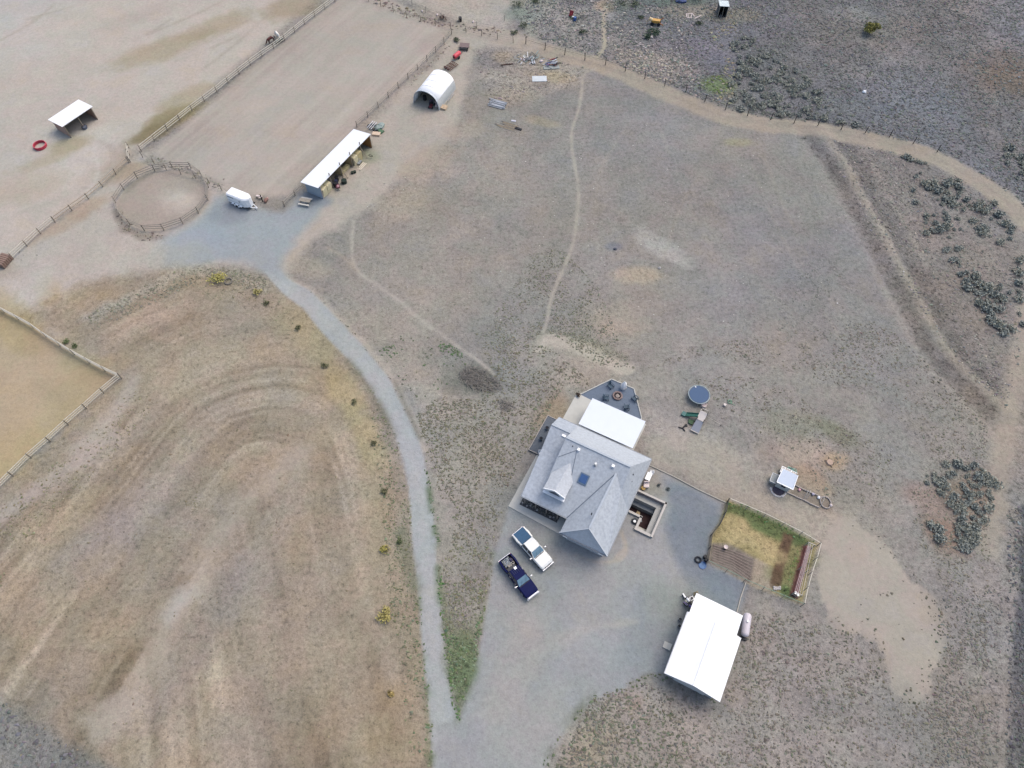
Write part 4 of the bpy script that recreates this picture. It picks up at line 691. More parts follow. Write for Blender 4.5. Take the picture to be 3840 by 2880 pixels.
# verge boards, ridge caps, eaves
tr=MB(); 
for a,b in (((7.15,-14.95,3.02),(10.5,-13.8,6.0)),((10.5,-13.8,6.0),(13.8,-14.95,3.02))): tr.bar(a,b,.14,.10)
tr.build('verge_board',mat('pale_verge',(214,222,230),.7,0,.04,4),H)
ca=MB(); ca.bar((2.86,-4.45,7.53),(11.9,-4.45,7.53),.28,.06); ca.bar((10.6,-5.8,6.84),(10.5,-13.7,5.99),.28,.06); ca.bar((0,-2.6,5.44),(2.8,-2.6,5.44),.26,.06); ca.build('ridge_cap',mat('ridge_shingle',(192,202,212),.9,0,.08,6),H)
va=MB(); va.bar((7.2,-12.72,3.05),(10.6,-5.78,6.83),.12,.05); va.bar((4.8,-5.3,7.06),(5.95,-10.0,4.56),.07,.05); va.bar((4.8,-5.3,7.06),(2.95,-6.9,6.2),.05,.05); va.build('valley_flashing',mat('valley_metal',(128,140,154),.6,.2,.1,4),H)
gu=MB(); gu.bar((7.15,-14.98,2.9),(13.8,-14.98,2.9),.13,.12); gu.bar((.5,-12.82,2.92),(7.2,-12.82,2.92),.12,.12); gu.bar((13.82,-14.9,2.9),(13.82,0,2.9),.12,.12); gu.bar((-.05,.08,2.9),(13.8,.08,2.9),.12,.12); gu.bar((.52,-12.8,2.92),(-.1,-.0,2.92),.1,.12); gu.build('gutter',mat('gutter_grey',(150,158,168),.5,.1,.06,4),H)
# dormer
D=MB(); fl,fr=(3.05,-11.1),(6.0,-11.1); zt=5.25

kz=lambda b:7.5-(-4.45-b)*.539
D.slab([(3.0,-11.25,5.15),(4.52,-11.25,6.0),(4.7,-6.9,kz(-6.9)-.02),(3.0,-8.85,5.15)],.12); D.slab([(4.52,-11.25,6.0),(6.05,-11.25,5.15),(6.05,-8.85,5.15),(4.7,-6.9,kz(-6.9)-.02)],.12)
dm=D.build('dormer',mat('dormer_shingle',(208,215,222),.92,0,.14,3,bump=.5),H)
f=MB(); f.slab([(3.15,-11.1,5.1),(4.52,-11.1,5.85),(5.9,-11.1,5.1),(5.9,-11.05,5.1),(4.52,-11.05,5.85),(3.15,-11.05,5.1)],1.35)
f.add([(3.1,-11.12,5.1),(4.52,-11.12,5.9),(5.95,-11.12,5.1),(5.95,-11.12,3.85),(3.1,-11.12,3.85),(3.1,-9.5,5.1),(3.1,-9.5,3.85),(5.95,-9.5,5.1),(5.95,-9.5,3.85)],[(0,1,2,3,4),(0,4,6,5),(2,7,8,3)]); f.build('dormer_front',WHITE,dm)
aw_=MB(); pts=[(3.75+1.55*i/10,-11.16,4.55+.62*math.sin(PI*i/10)) for i in range(11)]; aw_.add(pts+[(5.3,-11.16,4.45),(3.75,-11.16,4.45)],[tuple(range(13))]); aw_.build('arched_window',GLASS,dm)
tr=MB(); tr.bar((2.98,-11.3,5.18),(4.52,-11.3,6.04),.1,.12); tr.bar((4.52,-11.3,6.04),(6.07,-11.3,5.18),.1,.12); tr.bar((3.0,-11.32,4.3),(6.05,-11.32,4.3),.35,.12); tr.build('dormer_trim',WHITE,dm)
# skylight, vents, stacks
def roofz(a,b): return kz(b)
sk_=MB(); zs=roofz(7.1,-7.9); q=.539
def tilt(cx,cy,w,h,off): return [(cx-w/2,cy+h/2,kz(cy+h/2)+off),(cx+w/2,cy+h/2,kz(cy+h/2)+off),(cx+w/2,cy-h/2,kz(cy-h/2)+off),(cx-w/2,cy-h/2,kz(cy-h/2)+off)]
so_=MB().slab(tilt(7.1,-8.0,1.25,1.25,.14),.2).build('skylight',mat('skylight_frame',(116,138,160),.4,.1,.05,4),H); MB().slab(tilt(7.1,-8.0,.95,.95,.17),.05).build('pane',mat('skylight_glass',(72,106,158),.15,0,.08,2,spec=.7),so_)
for a,b,s,m_,nm in [(5.0,-5.2,.36,WHITE,'roof_vent'),(9.87,-5.25,.36,WHITE,'roof_vent')]:
    k=kz(b); MB().box(a,b,k-.1,s,s,.35).build(nm,m_,H)
MB().box(2.13,-3.3,4.9,.55,.32,.35).build('roof_vent',WHITE,H)
st_=MB(); st_.cyl((7.75,-5.95,6.4),(7.75,-5.95,7.1),.1,.1,10); st_.cyl((7.75,-5.95,7.1),(7.75,-5.95,7.2),.22,.16,10); st_.cyl((7.75,-5.95,6.5),(7.75,-5.95,6.7),.26,.2,10); st_.build('flue_pipe',STEEL,H)
for a,b,z in ((4.1,-5.1,7.0),(12.55,-4.6,5.9),(12.75,-5.3,5.2),(10.0,-12.0,6.3)): MB().cyl((a,b,z-.4),(a,b,z+.25),.07,.07,8).build('vent_pipe',BLK,H)
# porch, garage door, windows
pc=MB(); pc.bar((.9,-12.45,2.35),(7.3,-12.45,2.35),.14,.18); pc.bar((.9,-12.2,2.35),(7.3,-12.2,2.35),.08,.12); pc.build('porch_beam',mat('porch_wood',(150,142,136),.9,0,.12,5),H)
for a in (1.0,2.6,4.2,5.8,7.1): MB().box(a,-12.45,0,.16,.16,2.4).build('porch_post',MATS['porch_wood'],H)
gd=MB().box(10.45,-14.3,0,4.9,.08,2.3).build('garage_door',wavemat('garage_door_panel',(216,220,224),.03,1.0,'Z',.6,0,.03,.6),H)
for a in (8.0,12.95): MB().box(a,-14.95,2.55,.62,.22,.3).build('soffit_light',WHITE,H)
for a,b,wd,rt in ((3.6,-11.24,1.5,0),(6.2,-11.24,1.2,0),(13.23,-2.2,1.4,1),(13.23,-10.5,1.4,1),(6.0,-.46,1.8,0),(10.0,-.46,1.8,0),(.46,-3.5,1.2,1)):
    fr=MB(); 
    if rt: fr.box(a,b,.9,.06,wd,1.3)
    else: fr.box(a,b,.9,wd,.06,1.3)
    fo=fr.build('window',TRIM,H); pn=MB(); s=.05*(1 if (rt and a>5) or (not rt and b>-5) else -1)
    if rt: pn.box(a+s,b,1.0,.04,wd-.2,1.1)
    else: pn.box(a,b+s,1.0,wd-.2,.04,1.1)
    pn.build('pane',GLASS,fo)
dr=MB().box(5.0,-11.25,0,.95,.06,2.1).build('front_door',mat('door_paint',(120,96,84),.6,0,.1,4),H); MB().cyl((5.35,-11.3,1.0),(5.35,-11.38,1.0),.04,.04,8).build('handle',STEEL,dr)
# chimney-like exterior steps etc. stay plain; patio cover
PR=thing('patio_roof','flat white metal patio cover behind the house','patio cover',(*HL(2.8,.3),0),HR)
pz=MB(); pz.slab([(0,4.85,2.75),(8.1,4.85,2.75),(8.1,.05,3.0),(0,.05,3.0)],.10); pz.build('roof_panel',wavemat('cover_sheet',(228,238,250),.02,3.0,'X',.45,0,.02,.2),PR)
for a,b in ((.2,4.6),(2.8,4.6),(5.4,4.6),(7.9,4.6)): MB().box(a,b,0,.14,.14,2.66).build('post',TRIM,PR)
pb=MB(); pb.bar((0,4.6,2.6),(8.1,4.6,2.6),.1,.18); pb.build('beam',TRIM,PR)
tb=thing('patio_table','round patio table under the white patio cover','table',(*HL(7.0,2.6),.13),HR); MB().cyl((0,0,.7),(0,0,.75),.6,.6,20).build('table_top',GLASS,tb); MB().cyl((0,0,0),(0,0,.7),.05,.05,8).build('leg',BLK,tb)
# slabs
def slabobj(name,poly,h,m): o=MB().prism([HL(a,b) for a,b in poly],-.05,h).build(name,m); o['kind']='structure'; return o
slabobj('concrete_patio',[(0.0,.02),(0.02,6.0),(.55,6.35),(2.3,6.25),(11.0,6.25),(11.0,.02)],.12,CONC)
slabobj('concrete_walkway',[(-.78,-5.25),(0.42,-5.25),(.42,-12.95),(6.0,-12.95),(6.0,-11.3),(7.6,-11.3),(7.6,-14.18),(-.78,-13.86)],.10,CONC)
hx_=[(.55,6.36),(3.6,10.9),(7.2,10.9),(10.05,6.9),(10.05,6.26),(2.3,6.26)]
slabobj('gravel_patio',hx_,.05,HEXM)
te=thing('patio_edging','pale timber border of the dark six-sided fire pit patio','edging',(*HL(0,0),0),HR)
for a,b in ((hx_[0],hx_[1]),(hx_[1],hx_[2]),(hx_[2],hx_[3]),(hx_[3],hx_[4])): MB().bar((a[0],a[1],.08),(b[0],b[1],.08),.13,.16).build('timber',mat('pale_timber',(202,204,200),.9,0,.1,5),te)
# fire pit
fp=thing('fire_pit','round stone fire pit in the middle of the dark patio','fire pit',(*HL(5.52,8.62),.05)); MB().torus((0,0,.18),.62,.14,n=22,m=8).build('stone_ring',mat('fire_stone',(150,132,128),.9,0,.2,6),fp); MB().cyl((0,0,0),(0,0,.12),.56,.56,20).build('fire_bowl',mat('soot',(34,32,36),.95,0,.2,5),fp); MB().blob((0,0,.12),.36,.36,.12,10,5,.15).build('ash',mat('ash',(168,158,152),.95,0,.15,8),fp)
# adirondack style chairs
def chair(label,a,b,rz,first=None):
    loc=(*HL(a,b),.06)
    t=thing('patio_chair',label,'chair',loc,rz,'chairs around the fire pit')
    s=MB(); s.add([(-.27,-.3,.34),(.27,-.3,.34),(.27,.3,.28),(-.27,.3,.28),(-.27,-.3,.38),(.27,-.3,.38),(.27,.3,.32),(-.27,.3,.32)],[(0,3,2,1),(4,5,6,7),(0,1,5,4),(1,2,6,5),(2,3,7,6),(3,0,4,7)]); s.build('seat',TEAL,t)
    bk=MB(); 
    for i in range(5): x=-.24+.12*i; bk.bar((x,.3,.3),(x*1.15,.55,.98-.05*abs(i-2)),.10,.03)
    bk.build('backrest',TEAL,t)
    for sx in (-1,1):
        MB().box(sx*.34,.0,.56,.14,.78,.03).build('armrest',TEAL,t); lg=MB(); lg.box(sx*.32,-.3,0,.06,.09,.56); lg.build('leg',TEAL,t); lg=MB(); lg.bar((sx*.32,.35,.56),(sx*.32,.5,0),.06,.09); lg.build('leg',TEAL,t)
    return t
chair('dark teal patio chair left of the fire pit, farthest from the house',4.05,9.6,HR+1.1); chair('dark teal patio chair beside the corner of the white patio cover',4.25,7.5,HR+2.0); chair('dark teal patio chair at the right edge of the dark patio',7.9,9.3,HR-1.9); chair('dark teal patio chair right of the fire pit beside the patio cover',7.45,7.45,HR-2.7)
ub=thing('covered_heater','white pointed cloth cover over a tall item on the patio edge','cover',(*HL(5.75,10.25),.05),.4)
s=MB(); s.loft([[(math.cos(k*PI/3)*r_,math.sin(k*PI/3)*r_*.8,z_) for k in range(6)] for r_,z_ in ((.42,0),(.5,.5),(.46,1.1),(.30,1.5),(.05,1.95))]); s.build('cloth',WHITE,ub); MB().torus((0,0,.55),.50,.03,n=12,m=5,sy=.8).build('tie_cord',ROPE,ub)
pt=thing('potted_plant','dry potted shrub at the outer corner of the concrete patio','plant',(*HL(.35,6.0),.12)); MB().cyl((0,0,0),(0,0,.35),.2,.26,12).build('pot',BLK,pt); crown_mb(.4,.4,.4,80,.1,rl,.3,.3,.5).build('foliage',leafmat('dry_leaf',(70,60,52),(120,104,88)),pt)
# deck on the left
dk=thing('side_deck','small dark board deck on the left end of the house','deck',(*HL(-2.1,-5.2),0),HR); MB().box(1.05,3.05,.12,2.1,6.1,.16).build('deck_floor',DECKM,dk); 
e_=MB(); e_.bar((0,0,.3),(0,6.1,.3),.08,.12); e_.bar((0,6.1,.3),(2.1,6.1,.3),.08,.12); e_.bar((0,0,.3),(1.4,0,.3),.08,.12); e_.build('rim_board',mat('deck_rim',(190,184,178),.9,0,.1,5),dk)
for i,(a,b,l) in enumerate([(-1.25,-1.1,'dark round planter on the side deck, the one nearer the patio'),(-1.25,-3.0,'dark round planter on the side deck, the one nearer the walkway')]):
    p_=thing('planter',l,'planter',(*HL(a,b),.28)); MB().cyl((0,0,0),(0,0,.45),.2,.28,14).build('pot',TEAL,p_); MB().cyl((0,0,.4),(0,0,.47),.24,.24,14).build('soil',DIRTD,p_)
def gchair(label,loc,rz,m):
    t=thing('garden_chair',label,'chair',loc,rz)
    MB().box(0,0,.4,.48,.48,.05).build('seat',m,t); b=MB(); b.box(0,.25,.42,.48,.05,.5); b.build('backrest',m,t)
    for sx in (-1,1):
        for sy in (-1,1): MB().bar((sx*.2,sy*.2,.4),(sx*.24,sy*.24,0),.04).build('leg',m,t)
        MB().box(sx*.26,0,.62,.05,.5,.04).build('armrest',m,t)
    return t
gchair('white garden chair on the walkway corner beside the side deck',(*HL(-.35,-5.0),.1),HR+.6,WHITE)
# planting bed
pbed=slabobj('planting_bed_soil',[(.44,-12.93),(5.98,-12.93),(5.98,-11.22),(.44,-11.22)],.09,mat('bed_mulch',(62,62,66),.95,0,.4,5,bump=.6,c2=(120,120,122)))
for i in range(9):
    a=.8+i*.6+rl.uniform(-.1,.1); b=-12.35+rl.uniform(-.2,.2); t=thing('bare_shrub','bare twiggy shrub in the dark planting bed under the porch eave','shrub',(*HL(a,b),.09),rl.uniform(0,6),'bare shrubs in the porch bed'); m=MB()
    for k in range(16): th=rl.uniform(0,2*PI); L=rl.uniform(.25,.5); m.bar((0,0,0),(math.cos(th)*L,math.sin(th)*L,rl.uniform(.1,.5)),.02)
    m.build('twig',mat('pale_twig',(190,186,176),.9,0,.2,5),t); crown_mb(.26,.26,.22,22,.07,rl,.05,.3).build('foliage',leafmat('bed_leaf',(52,62,64),(120,132,124)),t)
for i in range(8):
    a,b=.7+rl.random()*5,-12.75+rl.random()*.7; o=MB().blob((*HL(a,b),.13),.16,.13,.1,8,5,.15,rl).build('rock',ROCK); tag(o,'pale rock lying in the planting bed under the porch eave','rock','rocks in the porch bed')
# right side furniture by the wall
gchair('white garden chair against the right wall of the house',(*HL(14.5,-.55),0),HR-1.2,WHITE)
wt=thing('folding_table','white folding table against the right wall of the house','table',(*HL(14.35,-1.4),0),HR); MB().box(0,0,.7,.7,1.2,.05).build('table_top',WHITE,wt)
for sx in(-.28,.28):
    for sy in (-.5,.5): MB().box(sx,sy,0,.05,.05,.7).build('leg',STEEL,wt)
hb=thing('plant_pots','cluster of dark pots and reddish plants by the house wall','pots',(*HL(14.25,-2.35),0),HR)
for x,y in((0,0),(.25,.35),(.1,-.4)): MB().cyl((x,y,0),(x,y,.3),.12,.17,10).build('pot',BLK,hb)
crown_mb(.4,.5,.35,70,.09,rl,.3,.3,.5).build('foliage',leafmat('red_leaf',(96,62,66),(146,110,108)),hb)
cu=thing('cushion_chair','pale pink cushioned chair beside the pots at the house wall','chair',(*HL(14.55,-2.6),0),HR+.4); MB().box(0,0,.3,.75,.7,.18).build('seat',PINKW,cu,bevel=.05); MB().box(0,.36,.35,.75,.14,.5).build('backrest',PINKW,cu,bevel=.04)
for sx in (-1,1):
    for sy in(-1,1): MB().box(sx*.3,sy*.28,0,.06,.06,.3).build('leg',WOODG,cu)
bk=thing('basket','yellow-brown basket in front of the pink cushioned chair','basket',(*HL(14.35,-3.15),0)); MB().cyl((0,0,0),(0,0,.35),.22,.3,14).build('basket_body',mat('wicker',(176,148,92),.9,0,.25,12),bk); MB().torus((0,0,.35),.3,.03,n=16,m=5).build('rim',mat('wicker_rim',(150,124,76),.9,0,.2,8),bk)
for u,v,l in ((2470,1818,'small dark round shrub on the gravel nearer the house wall'),(2505,1835,'small dark round shrub on the gravel nearer the timber edging')): shrub('round_shrub',l,u,v,.36,.4,(70,82,84),(104,116,118),90,True,ls=.07)
# ================================================================ SUNKEN COURTYARD
CY=thing('sunken_stairwell','sunken basement stairwell with block retaining walls right of the house','stairwell',(*HL(0,0),0),HR)
def cw(poly,z0,z1,m,nm='retaining_wall'): MB().prism(poly,z0,z1).build(nm,m,CY)
cw([(13.3,-3.95),(17.7,-3.95),(17.7,-8.75),(15.8,-8.75),(15.8,-6.95),(13.3,-6.95)],-2.2,-2.05,mat('brown_paving',(60,42,44),.9,0,.3,3),'floor')
WB=CONCB
cw([(13.3,-3.72),(18.0,-3.72),(18.0,-3.95),(13.3,-3.95)],-2.2,.42,mat('mauve_block',(160,148,148),.92,0,.12,4,bump=.4)); cw([(17.7,-3.96),(18.0,-3.96),(18.0,-9.05),(17.7,-9.05)],-2.2,.42,WB)
cw([(15.5,-8.75),(17.69,-8.75),(17.69,-9.05),(15.5,-9.05)],-2.2,.30,WB); cw([(15.5,-6.95),(15.8,-6.95),(15.8,-8.74),(15.5,-8.74)],-2.2,.30,WB); cw([(13.3,-6.95),(15.49,-6.95),(15.49,-7.25),(13.3,-7.25)],-2.2,.30,WB)
# block ledge (terrace) inside
cw([(13.3,-3.96),(17.69,-3.96),(17.69,-4.75),(13.3,-4.75)],-2.04,-.25,WB,'ledge'); cw([(16.95,-4.76),(17.69,-4.76),(17.69,-8.74),(16.95,-8.74)],-2.04,-.25,WB,'ledge')
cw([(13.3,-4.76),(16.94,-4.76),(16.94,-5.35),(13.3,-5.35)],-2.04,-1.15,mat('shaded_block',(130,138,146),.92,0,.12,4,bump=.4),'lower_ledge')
for i in range(6): cw([(15.81,-7.6-.18*i),(16.94,-7.6-.18*i),(16.94,-7.78-.18*i),(15.81,-7.78-.18*i)],-2.04,-1.85+.3*i,CONC,'step')
cp=MB(); cp.bar((13.3,-3.83,.45),(18.05,-3.83,.45),.28,.06); cp.bar((17.88,-3.7,.45),(17.88,-9.08,.45),.26,.06); cp.bar((15.45,-8.92,.33),(17.75,-8.92,.33),.34,.06); cp.bar((15.62,-7.0,.33),(15.62,-8.75,.33),.30,.06); cp.bar((13.3,-7.1,.33),(15.78,-7.1,.33),.30,.06); cp.build('coping',mat('coping_stone',(206,202,196),.9,0,.08,5,bump=.3),CY)
rk=thing('tyre','dark tyre lying outside the corner of the sunken stairwell','tyre',(*HL(15.1,-8.0),.05)); MB().torus((0,0,.12),.3,.12).build('tread',RUB,rk); MB().cyl((0,0,.05),(0,0,.16),.19,.19,14).build('rim',STEEL,rk)
bb=thing('plank_bundle','short light planks lying in the sunken stairwell','planks',(*HL(14.9,-6.0),-2.04),HR); 
for i in range(3): MB().box(i*.2,0,0,.16,.9,.05,.1*i).build('plank',PLY,bb)
# ================================================================ GARAGE
GO=(17.72,12.7); GR=math.radians(-27.2)
G=thing('garage','white metal garage with a lower lean-to at the gravel end','garage',(*GO,0),GR)
g=MB(); g.prism([(.45,.45),(6.1,.45),(6.1,7.3),(.45,7.3)],0,3.0); g.build('wall',SIDING,G)
g=MB(); g.slab([(-.05,-.1,3.0),(3.3,-.1,4.15),(3.3,7.7,4.15),(-.05,7.7,3.0)],.12); g.slab([(3.3,-.1,4.15),(6.62,-.1,3.0),(6.62,7.7,3.0),(3.3,7.7,4.15)],.12); g.build('roof',WROOF,G)
g=MB(); g.add([(.45,.44,2.9),(6.1,.44,2.9),(3.3,.44,3.95)],[(0,1,2)]); g.add([(.45,7.31,2.9),(6.1,7.31,2.9),(3.3,7.31,3.95)],[(2,1,0)]); g.build('gable',SIDING,G)
g=MB(); g.bar((3.3,-.12,4.17),(3.3,7.72,4.17),.3,.05); g.build('ridge_cap',WHITE,G)
l=MB(); l.slab([(.15,7.72,2.95),(6.05,7.72,2.95),(6.05,10.4,2.7),(.15,10.4,2.7)],.1); l.build('lean_to_roof',WROOF,G)
l=MB(); l.prism([(.5,7.31),(5.7,7.31),(5.7,10.1),(.5,10.1)],0,2.55); l.build('lean_to_wall',SIDING,G)
MB().box(.41,3.6,0,.06,.95,2.1).build('side_door',TRIM,G); d=MB().box(3.3,.40,0,3.8,.07,2.4).build('overhead_door',mat('overhead_panel',(222,226,228),.6,0,.03,3),G)
MB().bar((-.08,-.1,2.9),(-.08,7.7,2.9),.1,.1).build('gutter',TRIM,G)
sb=MB(); sb.box(-.55,3.6,0,.95,.8,.18); sb.box(-.3,3.6,.181,.4,.8,.16); o=sb.build('door_step',CONC,G)
# propane tank
pa=ang((2795,2378),(2806,2300)); PT=thing('propane_tank','pale lilac-white propane tank lying beside the garage','tank',(*at(2798,2343,.8),0),pa)
t=MB(); t.loft([[(x,math.cos(a)*r_,.85+math.sin(a)*r_) for a in [2*PI*i/18 for i in range(18)]] for x,r_ in ((-1.45,.02),(-1.42,.25),(-1.3,.42),(-1.1,.5),(1.1,.5),(1.3,.42),(1.42,.25),(1.45,.02))]); t.build('tank_body',PROP,PT,smooth=True)
MB().cyl((.3,0,1.33),(.3,0,1.5),.16,.16,12).build('valve_dome',STEEL,PT)
for x in (-.9,.9):
    for y in (-.3,.3): MB().box(x,y,0,.12,.1,.5).build('leg',RUB,PT)
MB().box(-1.55,0,0,.35,.9,.35).build('battery_box',BLK,PT)
# motorcycles by the garage
def bike(label,loc,rz,col,sc=1):
    t=thing('dirt_bike',label,'motorbike',loc,rz,None,sc)
    for x in (-.65,.7):
        w=MB().torus((x,0,.33),.28,.06,(0,1,0),16,6).build('wheel',RUB,t); MB().cyl((x,-.05,.33),(x,.05,.33),.07,.07,8).build('hub',STEEL,w)
    f=MB(); f.bar((-.65,0,.33),(-.1,0,.5),.06); f.bar((-.1,0,.4),(.35,0,.85),.08); f.bar((-.5,0,.75),(.35,0,.85),.06); f.build('frame',STEEL,t)
    MB().box(-.05,0,.28,.4,.26,.32).build('engine',BLK,t); MB().blob((.2,0,.88),.26,.14,.14,10,5).build('fuel_tank',col,t); MB().box(-.35,0,.8,.7,.2,.08).build('seat',BLK,t,bevel=.03)
    h=MB(); h.bar((.45,-.38,1.05),(.45,.38,1.05),.04); h.build('handlebar',BLK,t); k=MB(); 
    for y in (-.08,.08): k.bar((.7,y,.33),(.43,y,1.0),.045)
    k.build('fork',CHROME,t); MB().box(.78,0,.66,.5,.14,.03).build('fender',col,t); MB().box(-.8,0,.8,.4,.16,.03).build('fender',col,t); return t
bike('dirt bike with white fenders parked at the corner of the garage lean-to',(*at(2578,2262),0),GR+2.6,WHITE,1.15)
bike('dirt bike with violet tank parked between the white one and the lean-to',(*at(2588,2285),0),GR+2.9,mat('violet_plastic',(92,82,140),.5,0,.1,4),1.1)
pl_=thing('mower','small push mower with white deck beside the dirt bikes','mower',(*at(2592,2246),0),GR+1); MB().box(0,0,.12,.6,.5,.2).build('deck',ALU,pl_,bevel=.04); MB().cyl((0,0,.32),(0,0,.52),.16,.16,10).build('engine',BLK,pl_)
h_=MB(); 
for y in(-.2,.2): h_.bar((-.3,y,.3),(-1.0,y,.95),.03)
h_.bar((-1.0,-.2,.95),(-1.0,.2,.95),.03); h_.build('handle',STEEL,pl_)
for x in(-.25,.25):
    for y in(-.28,.28): MB().cyl((x,y-.03,.1),(x,y+.03,.1),.1,.1,10).build('wheel',RUB,pl_)
sh_=thing('wood_offcuts','tan timber offcuts leaning at the garage lean-to corner','timber',(*at(2602,2234),0),GR+.5)
for i in range(4): MB().bar((0,i*.12,0),(.3,i*.1,1.2-.1*i),.1,.03).build('board',PLY,sh_)
for u,v,l in ((2549,2325,'dark bucket against the garage wall, the one nearer the lean-to'),(2546,2350,'dark bucket against the garage wall, the one nearer the door step')):
    b_=thing('bucket',l,'bucket',(*at(u,v),0)); MB().cyl((0,0,0),(0,0,.4),.18,.22,12).build('bucket_body',BLK,b_); MB().torus((0,0,.4),.22,.015,n=14,m=4).build('rim',STEEL,b_)
# ================================================================ PICKUP TRUCKS
def sec(x,w0,w1,z0,z1,z2,r=.12):
    # body cross-section: sill width w0, shoulder width w1, from z0 up to z2
    return [(x,-w0,z0),(x,-w1,z0+.18),(x,-w1,z1),(x,-w1+r,z2),(x,-w1*.5,z2+.015),(x,w1*.5,z2+.015),(x,w1-r,z2),(x,w1,z1),(x,w1,z0+.18),(x,w0,z0)]
def pickup(label,loc,rz,paint,cargo,trimm):
    T=thing('pickup_truck',label,'truck',loc,rz); L=2.95
    b=MB(); b.loft([sec(.95,.92,.97,.42,1.0,1.12),sec(1.2,.93,.98,.42,1.0,1.14),sec(2.2,.93,.98,.42,.98,1.12),sec(2.62,.90,.95,.42,.95,1.06),sec(2.85,.80,.88,.46,.86,.96),sec(2.95,.7,.78,.5,.78,.86)]); b.build('hood',paint,T,smooth=False)
    c=MB(); c.loft([sec(-1.05,.92,.97,.42,1.0,1.12),sec(.0,.93,.98,.42,1.0,1.14),sec(.949,.93,.98,.42,1.0,1.13)]); c.build('cab_body',paint,T)
    r=MB(); r.loft([[(-.98,-.70,1.80),(-.98,.70,1.80),(-.98,.72,1.74),(-.98,-.72,1.74)],[(-.55,-.73,1.86),(-.55,.73,1.86),(-.55,.76,1.76),(-.55,-.76,1.76)],[(.25,-.72,1.86),(.25,.72,1.86),(.25,.75,1.77),(.25,-.75,1.77)],[(.52,-.68,1.80),(.52,.68,1.80),(.52,.70,1.72),(.52,-.70,1.72)]]); r.build('roof',paint,T)
    w=MB(); w.add([(1.22,-.84,1.13),(1.22,.84,1.13),(.53,.69,1.79),(.53,-.69,1.79)],[(0,1,2,3)]); w.add([(1.3,0,1.14),(1.22,.84,1.13),(1.22,-.84,1.13)],[(0,1,2)]); w.build('windshield',mat('windshield_glass',(112,146,168),.12,0,.15,1.5,spec=.6),T)
    w=MB(); w.add([(-1.04,-.84,1.12),(-1.04,.84,1.12),(-.99,.70,1.76),(-.99,-.70,1.76)],[(3,2,1,0)]); w.build('rear_window',GLASS,T)
    for s in (-1,1):
        w=MB(); w.add([(-1.02,s*.93,1.14),(1.12,s*.93,1.14),(.5,s*.74,1.76),(-.97,s*.74,1.76)],[(0,1,2,3) if s<0 else (3,2,1,0)]); w.build('side_window',GLASS,T)
        p=MB(); p.bar((-.02,s*.935,1.14),(-.05,s*.755,1.76),.05,.07); p.bar((1.2,s*.87,1.12),(.52,s*.71,1.79),.07,.06); p.bar((-1.04,s*.88,1.12),(-.99,s*.72,1.77),.09,.06); p.build('pillar',paint,T)
        bs=MB(); ys=lambda x:.98+.07*math.exp(-((x+1.95)/.45)**2)
        for x0 in [-2.9+.145*i for i in range(12)]:
            x1=x0+.145; bs.add([(x0,s*(ys(x0)-.22),1.16),(x1,s*(ys(x1)-.22),1.16),(x1,s*ys(x1),1.12),(x0,s*ys(x0),1.12),(x0,s*ys(x0),.5),(x1,s*ys(x1),.5),(x0,s*.78,.5),(x1,s*.78,.5)],[(0,1,2,3),(3,2,5,4),(0,6,7,1)])
        bs.add([(-2.9,s*.76,1.16),(-2.9,s*.98,1.12),(-2.9,s*.98,.5),(-2.9,s*.78,.5)],[(0,1,2,3)]); bs.build('bed_side',paint,T)
        m=MB(); m.bar((1.0,s*.97,1.2),(1.0,s*1.2,1.25),.05,.05); m.box(1.0,s*1.25,1.12,.14,.2,.28); m.build('mirror',trimm,T)
        h=MB().box(2.78,s*.72,.72,.28,.26,.17).build('headlight',mat('headlight_glass',(214,220,226),.2,0,.05,4),T,bevel=.03)
        MB().box(-2.9,s*.86,.78,.1,.16,.3).build('tail_light',RED,T)
        for x in (1.95,-1.95):
            wl=MB().cyl((x,s*.72,.40),(x,s*1.0,.40),.40,.40,20).build('wheel',RUB,T); MB().cyl((x,s*1.0,.40),(x,s*1.015,.40),.24,.22,14).build('rim',CHROME,wl)
        hd=MB(); hd.box(.55,s*.985,.95,.16,.03,.04); hd.box(-.5,s*.985,.95,.16,.03,.04); hd.build('door_handle',trimm,T)
    MB().box(-2.92,0,.55,.06,1.6,.57).build('tailgate',paint,T); MB().box(-3.06,0,.45,.2,1.9,.2).build('rear_bumper',CHROME,T,bevel=.03); MB().box(3.02,0,.42,.2,1.86,.26).build('front_bumper',CHROME,T,bevel=.05)
    MB().box(2.93,0,.66,.08,1.1,.24).build('grille',BLK,T); MB().box(0,0,.3,5.2,1.2,.2).build('chassis',BLK,T)
    MB().box(-1.98,0,.52,1.84,1.56,.05).build('bed_floor',BLK,T); MB().box(-1.12,0,.5,.05,1.7,.62).build('bed_front',paint,T)
    wp=MB(); wp.bar((1.32,-.55,1.18),(.85,-.15,1.52),.02); wp.bar((1.32,.15,1.18),(.85,.5,1.52),.02); wp.build('wiper',BLK,T)
    cr=MB(); cr.bar((1.35,-.42,1.155),(2.7,-.36,1.06),.05,.02); cr.bar((1.35,.42,1.155),(2.7,.36,1.06),.05,.02); cr.build('hood_crease',paint,T)
    gp=MB(); gp.box(-1.075,0,.5,.03,1.9,.66); gp.box(1.28,0,1.125,.10,1.5,.03)
    for s in (-1,1): gp.box(.98,s*.982,.5,.025,.01,.55); gp.box(.0,s*.982,.5,.025,.01,.6); gp.box(0,s*.975,.40,2.0,.06,.06)
    gp.build('panel_gap',BLK,T)
    return T
wa=ang((1945,1992),(2056,2118)); wc=at(1998,2055,.9)
TW=pickup('white crew cab pickup with a blue-grey cover over its bed',(*wc,0),wa,TWHITE,None,CHROME)
